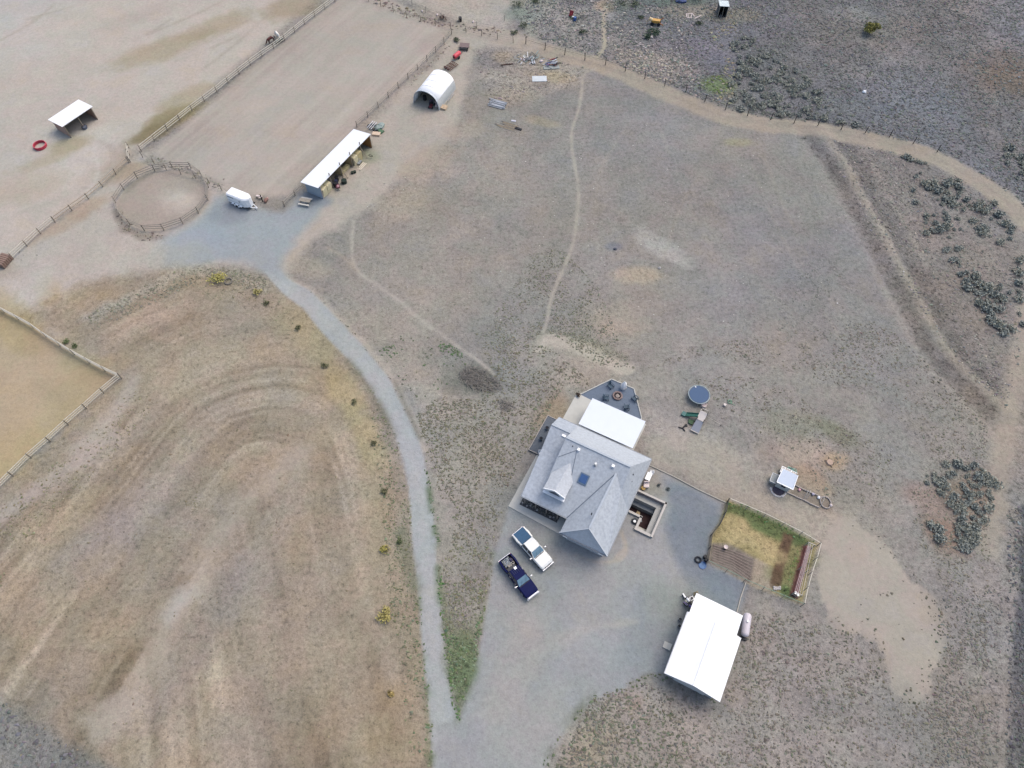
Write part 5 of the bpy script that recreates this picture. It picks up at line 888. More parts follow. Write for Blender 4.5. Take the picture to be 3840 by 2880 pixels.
tc_=MB(); tc_.slab([(-2.93,-.80,1.2),(-1.1,-.80,1.2),(-1.1,.80,1.2),(-2.93,.80,1.2)],.05)
for i in range(4): tc_.box(-2.6+.45*i,0,1.2,.05,1.58,.02)
tc_.build('bed_cover',COVER,TW)
na_=ang((1893,2100),(1990,2228)); nc_=at(1945,2160,.9)
TN=pickup('dark navy pickup with an open bed full of gear, parked beside the white one',(*nc_,0),na_,NAVY,None,CHROME)
MB().box(3.0,0,.82,.16,1.5,.14).build('hood_guard',mat('bright_guard',(236,240,246),.25,.3,.03,4),TN)
mc=MB(); mc.box(-.85,.1,1.86,.34,.34,.06); mc.build('roof_box',WHITE,TN)
rr_=MB(); 
for y in (-.5,-.25,0,.25,.5): rr_.bar((-.9,y,1.89),(-.2,y,1.91),.04)
rr_.build('roof_rib',mat('rib_paint',(40,56,104),.4,0,.1,4),TN)
def tpoint(T,x,y,z): a=T.rotation_euler.z; return (T.location.x+x*math.cos(a)-y*math.sin(a),T.location.y+x*math.sin(a)+y*math.cos(a),z)
o=thing('tarp','crumpled grey tarp in the back of the navy pickup bed','tarp',tpoint(TN,-2.35,-.05,.58),na_); m_=MB(); N_=9
vs=[(-.5+i/8*1.0,-.6+j/8*1.1,.12+rl.uniform(0,.28)) for i in range(N_) for j in range(N_)]; m_.add(vs,[(i*N_+j,(i+1)*N_+j,(i+1)*N_+j+1,i*N_+j+1) for i in range(8) for j in range(8)]); m_.build('cloth',mat('grey_tarp',(150,160,168),.8,0,.15,5),o)
o=thing('toolbox','black toolbox across the navy pickup bed behind its cab','toolbox',tpoint(TN,-1.35,-.1,.58),na_); MB().box(0,0,0,.38,1.2,.42).build('box_body',BLK,o,bevel=.02); MB().box(0,0,.42,.4,1.22,.04).build('lid',mat('dark_lid',(56,60,70),.5,0,.1,4),o)
o=thing('pipe_bundle','bundle of pale pipes lying in the navy pickup bed','pipes',tpoint(TN,-1.95,-.4,.6),na_)
for i in range(5): MB().cyl((-.5,i*.13,.15+.05*(i%2)),(.55,i*.1+.15,.3),.035,.035,6).build('pipe',ROPE,o)
o=thing('cable_coil','coil of pale cable in the navy pickup bed','cable',tpoint(TN,-1.85,.45,.6),na_); MB().torus((0,0,.1),.2,.05,n=16,m=6).build('coil',STEEL,o); MB().torus((0,0,.2),.17,.05,n=16,m=6).build('coil',ROPE,o)
o=thing('fuel_can','dark violet fuel can in the navy pickup bed','can',tpoint(TN,-2.25,.5,.58),na_+.3); MB().box(0,0,0,.45,.35,.4).build('can_body',mat('violet_can',(52,44,84),.5,0,.15,4),o,bevel=.03); MB().cyl((.1,0,.4),(.1,0,.47),.05,.05,8).build('cap',BLK,o)
# ================================================================ HORSE TRAILER
ta=ang((868,742),(950,775)); tt=at(903,745,1.2)
TR_=thing('horse_trailer','white tandem axle horse trailer with a tapered nose on the upper gravel','trailer',(*tt,0),ta)
b=MB(); b.loft([[(x,-w,.5),(x,-w,2.1),(x,-w+.2,2.32),(x,w-.2,2.32),(x,w,2.1),(x,w,.5)] for x,w in ((-2.1,.95),(1.25,.95),(1.8,.72),(2.25,.28))]); b.build('trailer_body',WHITE,TR_)
rs_=MB(); rs_.box(-.4,-.955,.95,3.3,.03,.05); rs_.box(-.4,.955,.95,3.3,.03,.05); rs_.build('side_rail',STEEL,TR_)
for s in (-1,1):
    for x,l_ in ((-1.3,1.3),): MB().box(x,s*.96,1.72,l_,.03,.16).build('window_slot',mat('slot_grey',(116,128,138),.6,0,.1,4),TR_)
    MB().box(.55,s*.965,1.45,.26,.04,.16).build('window',BLK,TR_)
    MB().loft([[(x,s*.95,.72-.12*abs(x+.3)),(x,s*1.22,.70-.12*abs(x+.3)),(x,s*1.22,.64-.12*abs(x+.3)),(x,s*.95,.66-.12*abs(x+.3))] for x in (-1.4,-1.1,-.3,.5,.8)]).build('fender',WHITE,TR_)
    for x in (-.72,.12): wl=MB().cyl((x,s*.96,.34),(x,s*1.18,.34),.34,.34,16).build('wheel',RUB,TR_); MB().cyl((x,s*1.18,.34),(x,s*1.2,.34),.2,.18,12).build('rim',WHITE,wl)
t=MB(); t.bar((1.6,-.6,.42),(3.3,0,.42),.1,.12); t.bar((1.6,.6,.42),(3.3,0,.42),.1,.12); t.cyl((2.9,0,0),(2.9,0,.9),.05,.05,8); t.build('tongue',WHITE,TR_); MB().box(0,0,.38,4.2,1.8,.14).build('floor_frame',BLK,TR_)
MB().box(-2.12,0,.55,.04,1.7,1.6).build('rear_door',TRIM,TR_)
o=thing('hitching_post','dark upright hitching post right of the horse trailer','post',(*at(986,757),0),.3); MB().cyl((0,0,0),(0,0,1.7),.1,.09,9).build('post',BLK,o); MB().bar((-.1,0,1.3),(-.9,.25,1.3),.09).build('rail',WOODG,o)
o=thing('mounting_block','pale mounting bench beside the dark hitching post','bench',(*at(974,744),0),-.35); MB().box(0,0,.45,1.1,.45,.06).build('seat',PINKW,o)
for x in(-.45,.45): MB().box(x,0,0,.08,.4,.45).build('leg',WOODP,o)
o=thing('saddle_stack','reddish brown tack piled right of the dark hitching post','tack',(*at(998,757),0),0); MB().blob((0,0,.35),.3,.45,.35,10,6,.15,rl).build('saddle',mat('tack_leather',(150,116,106),.8,0,.25,4),o); MB().blob((.15,.5,.25),.25,.3,.25,9,5,.15,rl).build('blanket',mat('tack_blanket',(186,152,146),.9,0,.2,5),o)
# picnic table
o=thing('picnic_table','grey wooden picnic table on the gravel by the hay shed','picnic table',(*at(1147,762),0),ang((1128,762),(1165,770))+.05)
tp=MB(); 
for i in range(5): tp.box(0,-.32+.16*i,.72,2.0,.14,.05)
tp.build('table_top',WOODG,o)
for s in(-1,1):
    m_=MB(); m_.box(0,s*.78-.08,.42,2.0,.14,.05); m_.box(0,s*.78+.08,.42,2.0,.14,.05); m_.build('bench_seat',mat('light_bench',(214,214,208),.9,0,.08,5),o)
    m_=MB(); m_.bar((s*.7,-.7,0),(s*.7,-.25,.72),.09,.05); m_.bar((s*.7,.7,0),(s*.7,.25,.72),.09,.05); m_.bar((s*.7,-.85,.4),(s*.7,.85,.4),.09,.05); m_.build('frame',WOODP,o)
# ================================================================ HAY SHED
SO=W(1154,720); SR=math.radians(60.6)
def SP(x,y): c,s=math.cos(SR),math.sin(SR); return (SO[0]+x*c-y*s,SO[1]+x*s+y*c)
SH=thing('hay_shed','long open-fronted hay shed with a white roof beside the riding arena','shed',(*SO,0),SR)
MB().slab([(-.45,.45,2.5),(-.45,-3.45,2.95),(15.2,-3.45,2.95),(15.2,.45,2.5)],.09).build('roof',wavemat('shed_roof_sheet',(254,260,266),.02,3.0,'X',.45,0,.02,.2),SH)
MB().prism([(0,.05),(14.9,.05),(14.9,-.03),(0,-.03)],0,2.42).build('back_wall',SIDING,SH)
e=MB(); e.add([(0,-.03,0),(0,-3.35,0),(0,-3.35,2.8),(0,-.03,2.42),(.08,-.03,0),(.08,-3.35,0),(.08,-3.35,2.8),(.08,-.03,2.42)],[(0,1,2,3),(7,6,5,4),(0,4,5,1),(1,5,6,2),(2,6,7,3),(3,7,4,0)]); e.build('end_wall',mat('blue_grey_siding',(176,192,206),.7,0,.05,3),SH)
e=MB(); e.prism([(14.82,-.04),(14.9,-.04),(14.9,-3.3),(14.82,-3.3)],0,2.4); e.build('end_partition',ORWOOD,SH)
for x in (3.0,6.0,9.0,12.0): MB().bar((x,-3.3,0),(x,-3.3,3.45),.13).build('post',WOODP,SH)
MB().bar((14.95,-3.3,0),(14.95,-3.3,2.9),.13).build('post',WOODP,SH); MB().bar((.1,-3.42,0),(.1,-3.42,2.85),.12).build('post',mat('pink_post',(190,182,182),.8,0,.1,4),SH)
for x,y1 in ((6.15,-3.0),(9.15,-3.15)): MB().prism([(x,-.1),(x+.06,-.1),(x+.06,y1),(x,y1)],0,2.1).build('partition',PLY,SH)
for x,a in ((9.3,.5),(12.1,.35),(6.1,.4)): MB().bar((x,-3.35,1.9),(x+.1,-3.9-a,0),.10,.06).build('brace',WOODP,SH)
def bale(label,x,y,z,r=0,grp='hay bales in the hay shed',sx=1.15,sy=.75,sz=.6,m=HAY):
    return tag_simple(MB().box(0,0,0,sx,sy,sz).build('hay_bale',m,bevel=.05),label,'hay bale',(*SP(x,y),z),SR+r,grp)
def tag_simple(o,label,cat,loc,rz=0,grp=None): o.location=loc; o.rotation_euler=(0,0,rz); return tag(o,label,cat,grp)
HAYL=mat('pale_hay',(228,220,184),.95,0,.12,8,bump=.5)
for i,(x,y) in enumerate([(.85,-2.3),(.85,-3.1),(2.1,-2.3),(2.1,-3.1)]):
    for k in range(3 if y<-3 else 4): bale('pale hay bale stacked in the first bay by the blue-grey end wall',x,y-.05*k,.6*k,rl.gauss(0,.05),'hay bales in the first bay',m=HAYL)
for x,y,n in ((10.0,-2.4,3),(10.0,-3.2,3),(11.2,-2.4,4),(11.2,-3.2,3)):
    for k in range(n): bale('hay bale stacked in the bay before the orange partition',x,y,.6*k,rl.gauss(0,.05),'hay bales beside the orange bay',m=HAYL if x<10.5 else HAY)
for x,y in ((7.1,-2.5),(7.1,-1.6),(8.2,-2.5)): bale('loose hay bale in the middle bay of the hay shed',x,y,0,rl.gauss(0,.2),'hay bales in the middle bay')
o=tag_simple(MB().box(0,0,0,1.3,.8,.03).build('loose_hay',HAY),'straw scattered on the floor of the middle shed bay','straw',(*SP(7.9,-3.5),.02),SR)
def barrel(label,loc,m,r=.3,h=.85,tilt=0,grp=None,nm='barrel'):
    t=thing(nm,label,'barrel',loc,rl.uniform(0,3),grp); MB().cyl((0,0,0),(0,0,h),r,r,14).build('drum',m,t); MB().torus((0,0,h*.5),r,.02,n=14,m=4).build('hoop',m,t); MB().torus((0,0,h),r,.02,n=14,m=4).build('rim',BLK,t); t.rotation_euler[0]=tilt; return t
NAVB=mat('navy_plastic',(44,50,84),.5,0,.15,5)
for x,y,m,l in ((3.4,-2.7,NAVB,'navy barrel in the second shed bay, nearest the pale bales'),(4.1,-3.3,NAVB,'navy barrel at the front of the second shed bay'),(4.8,-2.9,BLK,'black barrel at the back of the second shed bay'),(3.5,-3.6,BLK,'black barrel beside the pale bales, outside the roof edge')): barrel(l,(*SP(x,y),0),m,.33,.9)
barrel('wide dark green tub on the ground in front of the second shed bay',(*SP(5.0,-4.35),0),mat('dark_green_tub',(32,52,46),.6,0,.15,4),.48,.7)
o=thing('wheelbarrow','dark wheelbarrow with pink load before the pale bales','wheelbarrow',(*SP(3.3,-4.3),0),SR+.8); MB().loft([[(-.4,-.3,.45),(-.4,.3,.45),(.4,.25,.45),(.4,-.25,.45)],[(-.5,-.38,.7),(-.5,.38,.7),(.55,.32,.7),(.55,-.32,.7)]]).build('tray',mat('maroon_tray',(96,54,66),.5,0,.15,4),o); MB().blob((0,0,.68),.32,.26,.12,8,5,.2,rl).build('load',mat('pink_sack',(190,150,160),.8,0,.15,5),o); MB().cyl((.65,-.05,.2),(.65,.05,.2),.2,.2,12).build('wheel',RUB,o)
h=MB(); h.bar((-.4,-.28,.5),(-1.0,-.3,.6),.04); h.bar((-.4,.28,.5),(-1.0,.3,.6),.04); h.build('handle',WOODG,o)
MB().bar((-.4,-.2,.45),(-.45,-.22,0),.04).build('leg',STEEL,o); MB().bar((-.4,.2,.45),(-.45,.22,0),.04).build('leg',STEEL,o)
o=thing('rail_stack','pale planks stacked in front of the hay shed, right of the middle bays','planks',(*SP(10.0,-4.3),0),SR)
for i in range(3): MB().box(0,-.3*i,.12*i*0,1.9,.16,.12).build('plank',mat('cream_plank',(232,222,204),.85,0,.08,4),o)
o=thing('cart','grey steel cart in front of the bale bay of the hay shed','cart',(*SP(10.4,-3.75),0),SR+.1); MB().box(0,0,.3,1.0,.6,.05).build('deck',STEEL,o); MB().torus((.3,.1,.55),.28,.03,(0,1,0),14,5).build('handle_hoop',STEEL,o)
for x in (-.35,.35):
    for y in (-.25,.25): MB().cyl((x,y-.03,.14),(x,y+.03,.14),.14,.14,10).build('wheel',RUB,o)
o=thing('saddle_rack','dark saddle rack on the ground outside the orange bay','rack',(*SP(12.6,-4.8),0),SR); MB().torus((0,0,.55),.38,.06,(1,.2,0),16,6,sx=.5).build('hoop',BLK,o); m_=MB(); m_.bar((-.4,0,0),(.4,0,0),.06); m_.bar((0,-.4,0),(0,.4,0),.06); m_.build('base',BLK,o)
for x,y,l in ((7.6,-4.2,'green-black bucket in front of the middle shed bay, left one'),(8.0,-4.5,'green-black bucket in front of the middle shed bay, right one')):
    o=thing('bucket',l,'bucket',(*SP(x,y),0)); MB().cyl((0,0,0),(0,0,.42),.2,.26,12).build('bucket_body',mat('green_black',(38,56,44),.6,0,.2,4),o); MB().torus((0,0,.42),.26,.02,n=12,m=4).build('rim',BLK,o)
o=thing('rubber_trough','long black rubber trough behind the hay shed on the arena side','trough',(*SP(3.4,.95),0),SR); t_=MB(); t_.loft([[(-1,-.2,0),(-1,.2,0),(1,.2,0),(1,-.2,0)],[(-1.1,-.28,.4),(-1.1,.28,.4),(1.1,.28,.4),(1.1,-.28,.4)]],cap=False); t_.box(0,0,.02,2,.4,.03); t_.build('trough_body',RUB,o); MB().box(0,.0,.4,2.3,.08,.05).build('crossbar',BLK,o)
# clutter beyond the far end of the shed
def tyre(label,u,v,z=0,R=.34,r=.13,grp=None,tl=0,m=None):
    t=thing('tyre',label,'tyre',(*at(u,v),z),0,grp); MB().torus((0,0,.14),R,r,n=18,m=8).build('tread',m or RUB,t); t.rotation_euler[0]=tl; return t
tyre('topmost black tyre in the heap past the hay shed',1398,470); tyre('black tyre nearest the tan crate past the hay shed',1408,489); tyre('black tyre nearest the arena fence past the hay shed',1386,474)
o=thing('pipe_bundle','pale pipes poking out past the far end of the shed roof','pipes',(*at(1392,488),0),SR)
for i in range(3): MB().cyl((-.6,-.5+i*.42,.85),(1.6,-.3+i*.42,.75),.06,.07,8).build('pipe',mat('pale_pipe',(222,226,232),.5,0,.06,4),o)
for i in range(2): MB().box(.2+i,0,0,.1,1.1,.7).build('stand',WOODG,o)
o=thing('tarp','grey-green tarp heap at the far end of the hay shed','tarp',(*at(1424,478),0),.6); m_=MB(); m_.blob((0,0,.2),1.1,.8,.45,12,6,.18,rl); m_.build('cloth',mat('greygreen_tarp',(156,172,168),.8,0,.15,4),o)
tag_simple(MB().prism([(-.5,-.9),(.5,-.9),(.15,.9)],.03,.3).build('board',mat('green_board',(92,124,96),.8,0,.2,4)),'small green board leaning in the heap past the hay shed','board',(*at(1422,492),0),.9)
tag_simple(MB().box(0,0,0,1.5,.9,.35).build('crate',mat('tan_board',(226,204,180),.85,0,.12,4),bevel=.03),'flat tan crate on the ground just past the hay shed','crate',(*at(1412,505),0),-.15)
# ================================================================ HOOP SHELTER
HPo=W(1552,385); HPr=math.radians(-24.5); HS=thing('hoop_shelter','white fabric hoop shelter open at its near end','shelter',(*HPo,0),HPr)
wd,dp,ht=5.55,7.1,3.35
prof=[(wd/2-(wd/2)*math.copysign(abs(math.cos(t))**.85,math.cos(t)),ht*math.sin(t)**.82) for t in [PI*i/18 for i in range(19)]]
def arch(y,ex=0,dz=0,cut=0): return [(x+(x-wd/2)*ex,y,max(0,z+dz)) for x,z in prof[:len(prof)-cut]]
c=MB(); c.loft([arch(0),arch(dp*.33,-.006),arch(dp*.66,.0),arch(dp)],closed=False,cap=False); ob=c.build('fabric_cover',WHITE,HS,smooth=True); sm=ob.modifiers.new('s','SOLIDIFY'); sm.thickness=.05; sm.offset=-1
hm=MB(); hm.loft([[(x,y,z) for x,y,z in arch(yy,.014)[-4:]] for yy in (0.1,dp-.1)],closed=False,cap=False); ob=hm.build('side_hem',mat('grey_hem',(206,212,214),.7,0,.12,3),HS); sm=ob.modifiers.new('s','SOLIDIFY'); sm.thickness=.03; sm.offset=1
rb=MB(); 
for y in (.02,dp*.25,dp*.5,dp*.75,dp-.03):
    q_=arch(y,-.03)
    for a,b in zip(q_,q_[1:]): rb.bar(a,b,.06)
rb.build('rib_frame',STEEL,HS)
bw=MB(); q_=arch(dp-.06,-.02); bw.add(q_+[(wd/2,dp-.06,0)],[tuple(range(19))]); bw.build('back_panel',mat('shelter_back',(222,230,234),.7,0,.05,3),HS)
lip=MB(); lip.loft([arch(-.04,.012),arch(.3,.012)],closed=False,cap=False); ob=lip.build('front_hem',mat('blue_white_hem',(216,226,236),.6,0,.05,3),HS); sm=ob.modifiers.new('s','SOLIDIFY'); sm.thickness=.05
def HPp(x,y): c,s=math.cos(HPr),math.sin(HPr); return (HPo[0]+x*c-y*s,HPo[1]+x*s+y*c)
tr=thing('ride_on_mower','maroon ride-on mower parked inside the hoop shelter opening','mower',(*HPp(3.7,.4),0),HPr-1.4); MB().box(.4,0,.3,.9,.6,.35).build('hood',mat('maroon_paint',(112,52,62),.5,0,.15,4),tr,bevel=.06); MB().box(-.3,0,.5,.45,.45,.3).build('seat',BLK,tr,bevel=.05)
for x,y,r_ in ((.6,-.35,.22),(.6,.35,.22),(-.4,-.42,.3),(-.4,.42,.3)): MB().cyl((x,y-.09,r_),(x,y+.09,r_),r_,r_,12).build('wheel',RUB,tr)
st=MB(); st.torus((.05,0,.95),.16,.02,(.4,0,1),12,4); st.bar((.05,0,.9),(.3,0,.6),.03); st.build('steering_wheel',BLK,tr)
for x,y,z,s_,m,l in ((3.1,1.4,0,.6,mat('violet_grey_box',(116,108,124),.8,0,.15,4),'violet-grey box inside the hoop shelter behind the mower'),(4.2,1.5,0,.55,PINKW,'white box inside the hoop shelter right of the mower'),(3.6,1.5,.0,.4,STEEL,'small steel box inside the hoop shelter between two larger boxes'),(4.6,.8,0,.45,PINKW,'white box near the right side of the hoop shelter mouth')):
    t=thing('storage_box',l,'box',(*HPp(x,y),z),HPr+rl.uniform(-.3,.3)); MB().box(0,0,0,s_,s_*1.2,s_*.8).build('box_body',m,t,bevel=.02); MB().box(0,0,s_*.8,s_*1.05,s_*1.25,.05).build('lid',m,t)
barrel('dark barrel deep inside the hoop shelter',(*HPp(1.6,1.6),0),BLK,.35,.95)
t=thing('pallet_stack','tan wooden pallets stacked against the hoop shelter side','pallets',(*HPp(6.15,.9),0),HPr+.1)
for k in range(3):
    p=MB(); 
    for i in range(6): p.box(-.45+.18*i,0,.1+.16*k,.12,1.1,.03)
    for y in (-.5,0,.5): p.box(0,y,.0+.16*k,1.0,.1,.1)
    p.build('pallet',mat('pallet_wood',(222,200,172),.9,0,.15,4),t)
t=thing('steel_frame','grey steel frame leaning along the hoop shelter side','frame',(*HPp(6.3,3.6),0),HPr); m_=MB()
for y in (-1.2,0,1.2): m_.bar((-.4,y,.0),(.1,y,.9),.07)
m_.bar((.1,-1.3,.9),(.1,1.3,.9),.07); m_.bar((-.4,-1.3,.05),(-.4,1.3,.05),.07); m_.build('bar',STEEL,t)
# ================================================================ PADDOCK SHELTER, FEEDERS
a_=math.radians(55.8); PS=thing('paddock_shelter','white roofed run-in shelter with a brown side wall in the pale paddock','shelter',(-82.84+.3,106.5+.3,0),a_)
c,s=math.cos(a_),math.sin(a_)
MB().slab([(-.4,-.3,2.9),(6.5,-.3,2.9),(6.5,4.1,2.5),(-.4,4.1,2.5)],.1).build('roof',WROOF,PS)
MB().prism([(0,3.8),(6.2,3.8),(6.2,3.9),(0,3.9)],0,2.4).build('back_wall',BROWNB,PS); MB().prism([(0,.2),(.1,.2),(.1,3.79),(0,3.79)],0,2.45).build('side_wall',mat('pinkish_board',(188,160,146),.9,0,.12,3),PS); MB().prism([(6.1,.2),(6.2,.2),(6.2,3.79),(6.1,3.79)],0,2.45).build('side_wall',mat('pinkish_board2',(180,152,138),.9,0,.12,3),PS)
for x in (.05,3.1,6.15): MB().box(x,.05,0,.16,.16,2.75).build('post',WOODP,PS)
RG=thing('ring_feeder','red round bale feeder ring in the pale paddock','feeder',(*at(153,550),0)); 
def ringwall(R,z0,z1,th,n=28):
    m=MB(); m.loft([[(R*math.cos(t),R*math.sin(t),z0),(R*math.cos(t),R*math.sin(t),z1),((R-th)*math.cos(t),(R-th)*math.sin(t),z1),((R-th)*math.cos(t),(R-th)*math.sin(t),z0)] for t in [2*PI*i/n for i in range(n+1)]],cap=False); return m
ringwall(1.12,0,.5,.05).build('ring_panel',mat('red_ring',(206,70,92),.55,0,.1,4),RG); MB().torus((0,0,.55),1.1,.06,n=28,m=6).build('top_rail',mat('pink_rail',(222,106,122),.5,0,.08,4),RG); MB().torus((0,0,.3),1.14,.05,n=28,m=6).build('mid_rail',mat('red_ring',(206,70,92)),RG)
o=thing('mineral_tub','small bluish tub standing right of the paddock shelter','tub',(*at(320,481),0)); MB().cyl((0,0,0),(0,0,.4),.42,.5,14).build('tub_body',mat('bluegrey_tub',(116,126,146),.6,0,.1,4),o); MB().torus((0,0,.4),.5,.04,n=14,m=5).build('rim',BLK,o)
o=thing('hay_feeder','brown wooden slatted feeder at the end of the fence on the left edge','feeder',(*at(20,985),0),ang((0,1010),(45,960)))
for i in range(6): MB().box(-.95+.38*i,0,.1,.3,1.7,.9).build('slat_panel',mat('brown_slat',(150,126,114),.9,0,.2,4),o)
MB().box(0,.0,.0,2.4,1.5,.12).build('base',WOODP,o)
o=thing('feed_trough','green-black feed trough on the fence line beside the two horses','trough',(*at(1048,158),0),ang((1035,166),(1062,150))); t_=MB(); t_.loft([[(-.8,-.25,.1),(-.8,.25,.1),(.8,.25,.1),(.8,-.25,.1)],[(-.9,-.35,.55),(-.9,.35,.55),(.9,.35,.55),(.9,-.35,.55)]]); t_.build('trough_body',mat('green_black_trough',(82,100,92),.7,0,.2,3),o); MB().box(0,0,.56,1.7,.55,.03).build('feed',mat('feed_grey',(120,132,128),.9,0,.2,5),o)
# ---- horses
def horse(label,loc,rz,coat,mane,sc=1.0,headdown=.6):
    T=thing('horse',label,'horse',loc,rz,None,sc)
    V=[];E=[];R=[]
    def v(p,r,par=None): V.append(p);R.append(r); 
    def add(p,r,par): V.append(p); R.append(r); E.append((par,len(V)-1)); return len(V)-1
    V.append((0,0,1.15)); R.append((.31,.33))
    b1=add((.35,0,1.13),(.30,.34),0); b2=add((.62,0,1.18),(.25,.31),b1); r1=add((-.4,0,1.18),(.30,.32),0); r2=add((-.68,0,1.18),(.26,.27),r1)
    n1=add((.88,0,1.32-.2*headdown),(.15,.21),b2); n2=add((1.12,0,1.42-.65*headdown),(.12,.16),n1); h1=add((1.26,0,1.5-.95*headdown),(.11,.14),n2); h2=add((1.46,0,1.36-1.15*headdown+.08),(.085,.10),h1); h3=add((1.62,0,1.26-1.2*headdown+.06),(.07,.075),h2)
    for s in (-1,1):
        a=add((.58,s*.17,.85),(.12,.14),b2); a=add((.58,s*.17,.48),(.065,.07),a); a=add((.56,s*.17,.16),(.05,.05),a); a=add((.60,s*.17,.02),(.07,.06),a)
        a=add((-.6,s*.17,.88),(.15,.18),r2); a=add((-.72,s*.17,.55),(.08,.09),a); a=add((-.68,s*.17,.2),(.05,.055),a); a=add((-.64,s*.17,.02),(.07,.06),a)
        add((1.22,s*.08,1.66-.95*headdown),(.035,.03),h1)
    me=bpy.data.meshes.new('body'); me.from_pydata(V,E,[]); o=bpy.data.objects.new('body',me); COL.objects.link(o); o.parent=T; me.materials.append(coat)
    sk2=o.modifiers.new('skin','SKIN'); sk2.use_smooth_shade=True
    for i,r_ in enumerate(R): me.skin_vertices[0].data[i].radius=r_
    me.skin_vertices[0].data[0].use_root=True
    ss=o.modifiers.new('sub','SUBSURF'); ss.levels=1; ss.render_levels=1
    m=MB(); m.loft([[(x,-.035,z),(x,.035,z),(x,.02,z-.2),(x,-.02,z-.2)] for x,z in ((.72,1.50-.1*headdown),(.95,1.58-.35*headdown),(1.15,1.66-.75*headdown),(1.26,1.68-.95*headdown))]); m.build('mane',mane,T)
    m=MB(); m.cyl((-.9,0,1.25),(-1.05,0,1.0),.05,.08,8); m.cyl((-1.05,0,1.0),(-1.06,0,.5),.08,.03,8); m.build('tail',mane,T)
    return T
horse('dark bay horse standing beside the white one at the paddock fence',(*at(1019,160),0),-2.3,mat('bay_coat',(88,44,42),.7,0,.25,2),mat('bay_mane',(44,30,32),.9,0,.2,4),.92,.85)
horse('white horse with its head over the trough by the paddock fence',(*at(1043,143),0),-.95,mat('white_coat',(246,244,236),.8,0,.06,2),mat('grey_mane',(200,204,204),.9,0,.1,4),.98,.6)
# ================================================================ COOP AND RUN
CO=(35.54,36.78); CR=math.radians(-29.3)
def CP(x,y): c,s=math.cos(CR),math.sin(CR); return (CO[0]+x*c-y*s,CO[1]+x*s+y*c)
K=thing('chicken_coop','small coop with a pale blue-white roof, side nest box and wire run','coop',(*CO,0),CR)
MB().slab([(0,0,1.95),(2.25,0,1.95),(2.15,2.15,2.25),(.05,2.15,2.25)],.07).build('roof',mat('coop_roof',(206,220,238),.5,0,.05,3),K); rm_=MB(); rm_.bar((0,0,1.98),(2.25,0,1.98),.1,.08); rm_.bar((2.25,0,1.98),(2.15,2.15,2.28),.08,.06); rm_.bar((0,0,1.98),(.05,2.15,2.28),.08,.06); rm_.build('roof_edge',WHITE,K)
MB().prism([(.2,.3),(2.0,.3),(2.0,1.95),(.2,1.95)],.1,1.88).build('wall',mat('coop_wall',(204,210,208),.8,0,.05,3),K); MB().box(.12,1.1,.3,.05,.6,1.1).build('door',TRIM,K); MB().box(1.1,.27,.9,.6,.04,.4).build('window',GLASS,K)
MB().box(-.35,.95,.35,.75,1.3,.6).build('nest_box',mat('nest_grey',(166,172,172),.8,0,.08,4),K); nl=MB(); nl.bar((-.75,.25,.98),(-.75,1.65,.98),.07); nl.bar((-.75,.27,.98),(.15,.27,.98),.07); nl.bar((-.75,1.63,.98),(.15,1.63,.98),.07); nl.build('nest_box_frame',TRIM,K)
cfm=MB().box(1.15,2.8,.15,2.1,1.0,.55).build('cold_frame',BLK,K); MB().box(1.15,2.8,.71,2.0,.9,.02).build('pane',mat('frame_glass',(34,46,72),.15,0,.1,2,spec=.6),cfm)
gb2=MB(); gb2.box(1.15,3.32,.7,2.2,.07,.05)
for x in (.1,.55,1.4): gb2.box(x,2.8,.7+.03,.07,1.05,.05)
gb2.build('glazing_bar',WHITE,cfm)
o=thing('netting_heap','teal netting heaped behind the coop cold frame','netting',(*CP(1.5,3.75),0),CR)
for k in range(4): MB().torus((k*.22-.3,rl.gauss(0,.08),.12+.05*k),.3,.05,(rl.gauss(0,.3),rl.gauss(0,.3),1),14,5).build('net_fold',mat('teal_net',(142,190,178),.8,0,.15,4),o)
def ballrow(label,pts,r,grp,nm='rock',cat='rock',m=ROCK):
    for x,y in pts:
        s_=r*rl.uniform(.8,1.25); o=MB().blob((0,0,0),s_,s_*.8,s_*.6,8,5,.12,rl).build(nm,m); tag_simple(o,label,cat,(x,y,s_*.4),rl.uniform(0,6),grp)
cc=at(2919,1838); ballrow('pale rock in the curved row in front of the coop',[(cc[0]+1.0*math.cos(t),cc[1]+.95*math.sin(t)) for t in [PI*.93+i*.235 for i in range(13)]],.17,'rocks curved round the coop front',m=mat('light_rock',(226,222,220),.9,0,.08,3))
MB_=MB().cyl((0,0,0),(0,0,.05),.78,.78,22).build('planting_circle',mat('bed_soil',(92,84,96),.95,0,.3,4)); MB_.location=(cc[0],cc[1],0); MB_['kind']='structure'
RU=thing('animal_run','long low log-edged run with wire hoops right of the coop','run',(*at(2955,1850),0),ang((2955,1850),(3070,1905)))
Lr=math.dist(at(2955,1850),at(3070,1905)); m_=MB(); n_=9
def lp(u,v): x,y=at(u,v); a=RU.rotation_euler.z; dx,dy=x-RU.location.x,y-RU.location.y; return (dx*math.cos(a)+dy*math.sin(a),-dx*math.sin(a)+dy*math.cos(a))
for p,q_ in (((2950,1848),(2978,1860)),((2978,1861),(3008,1874)),((3010,1874),(3036,1888)),((3036,1889),(3070,1904)),((2980,1820),(3015,1838)),((3015,1838),(3050,1852)),((3050,1852),(3085,1868))): a,b=lp(*p),lp(*q_); MB().cyl((*a,.12),(*b,.12),.11,.10,9).build('log',mat('grey_log',(178,170,164),.9,0,.2,5),RU)
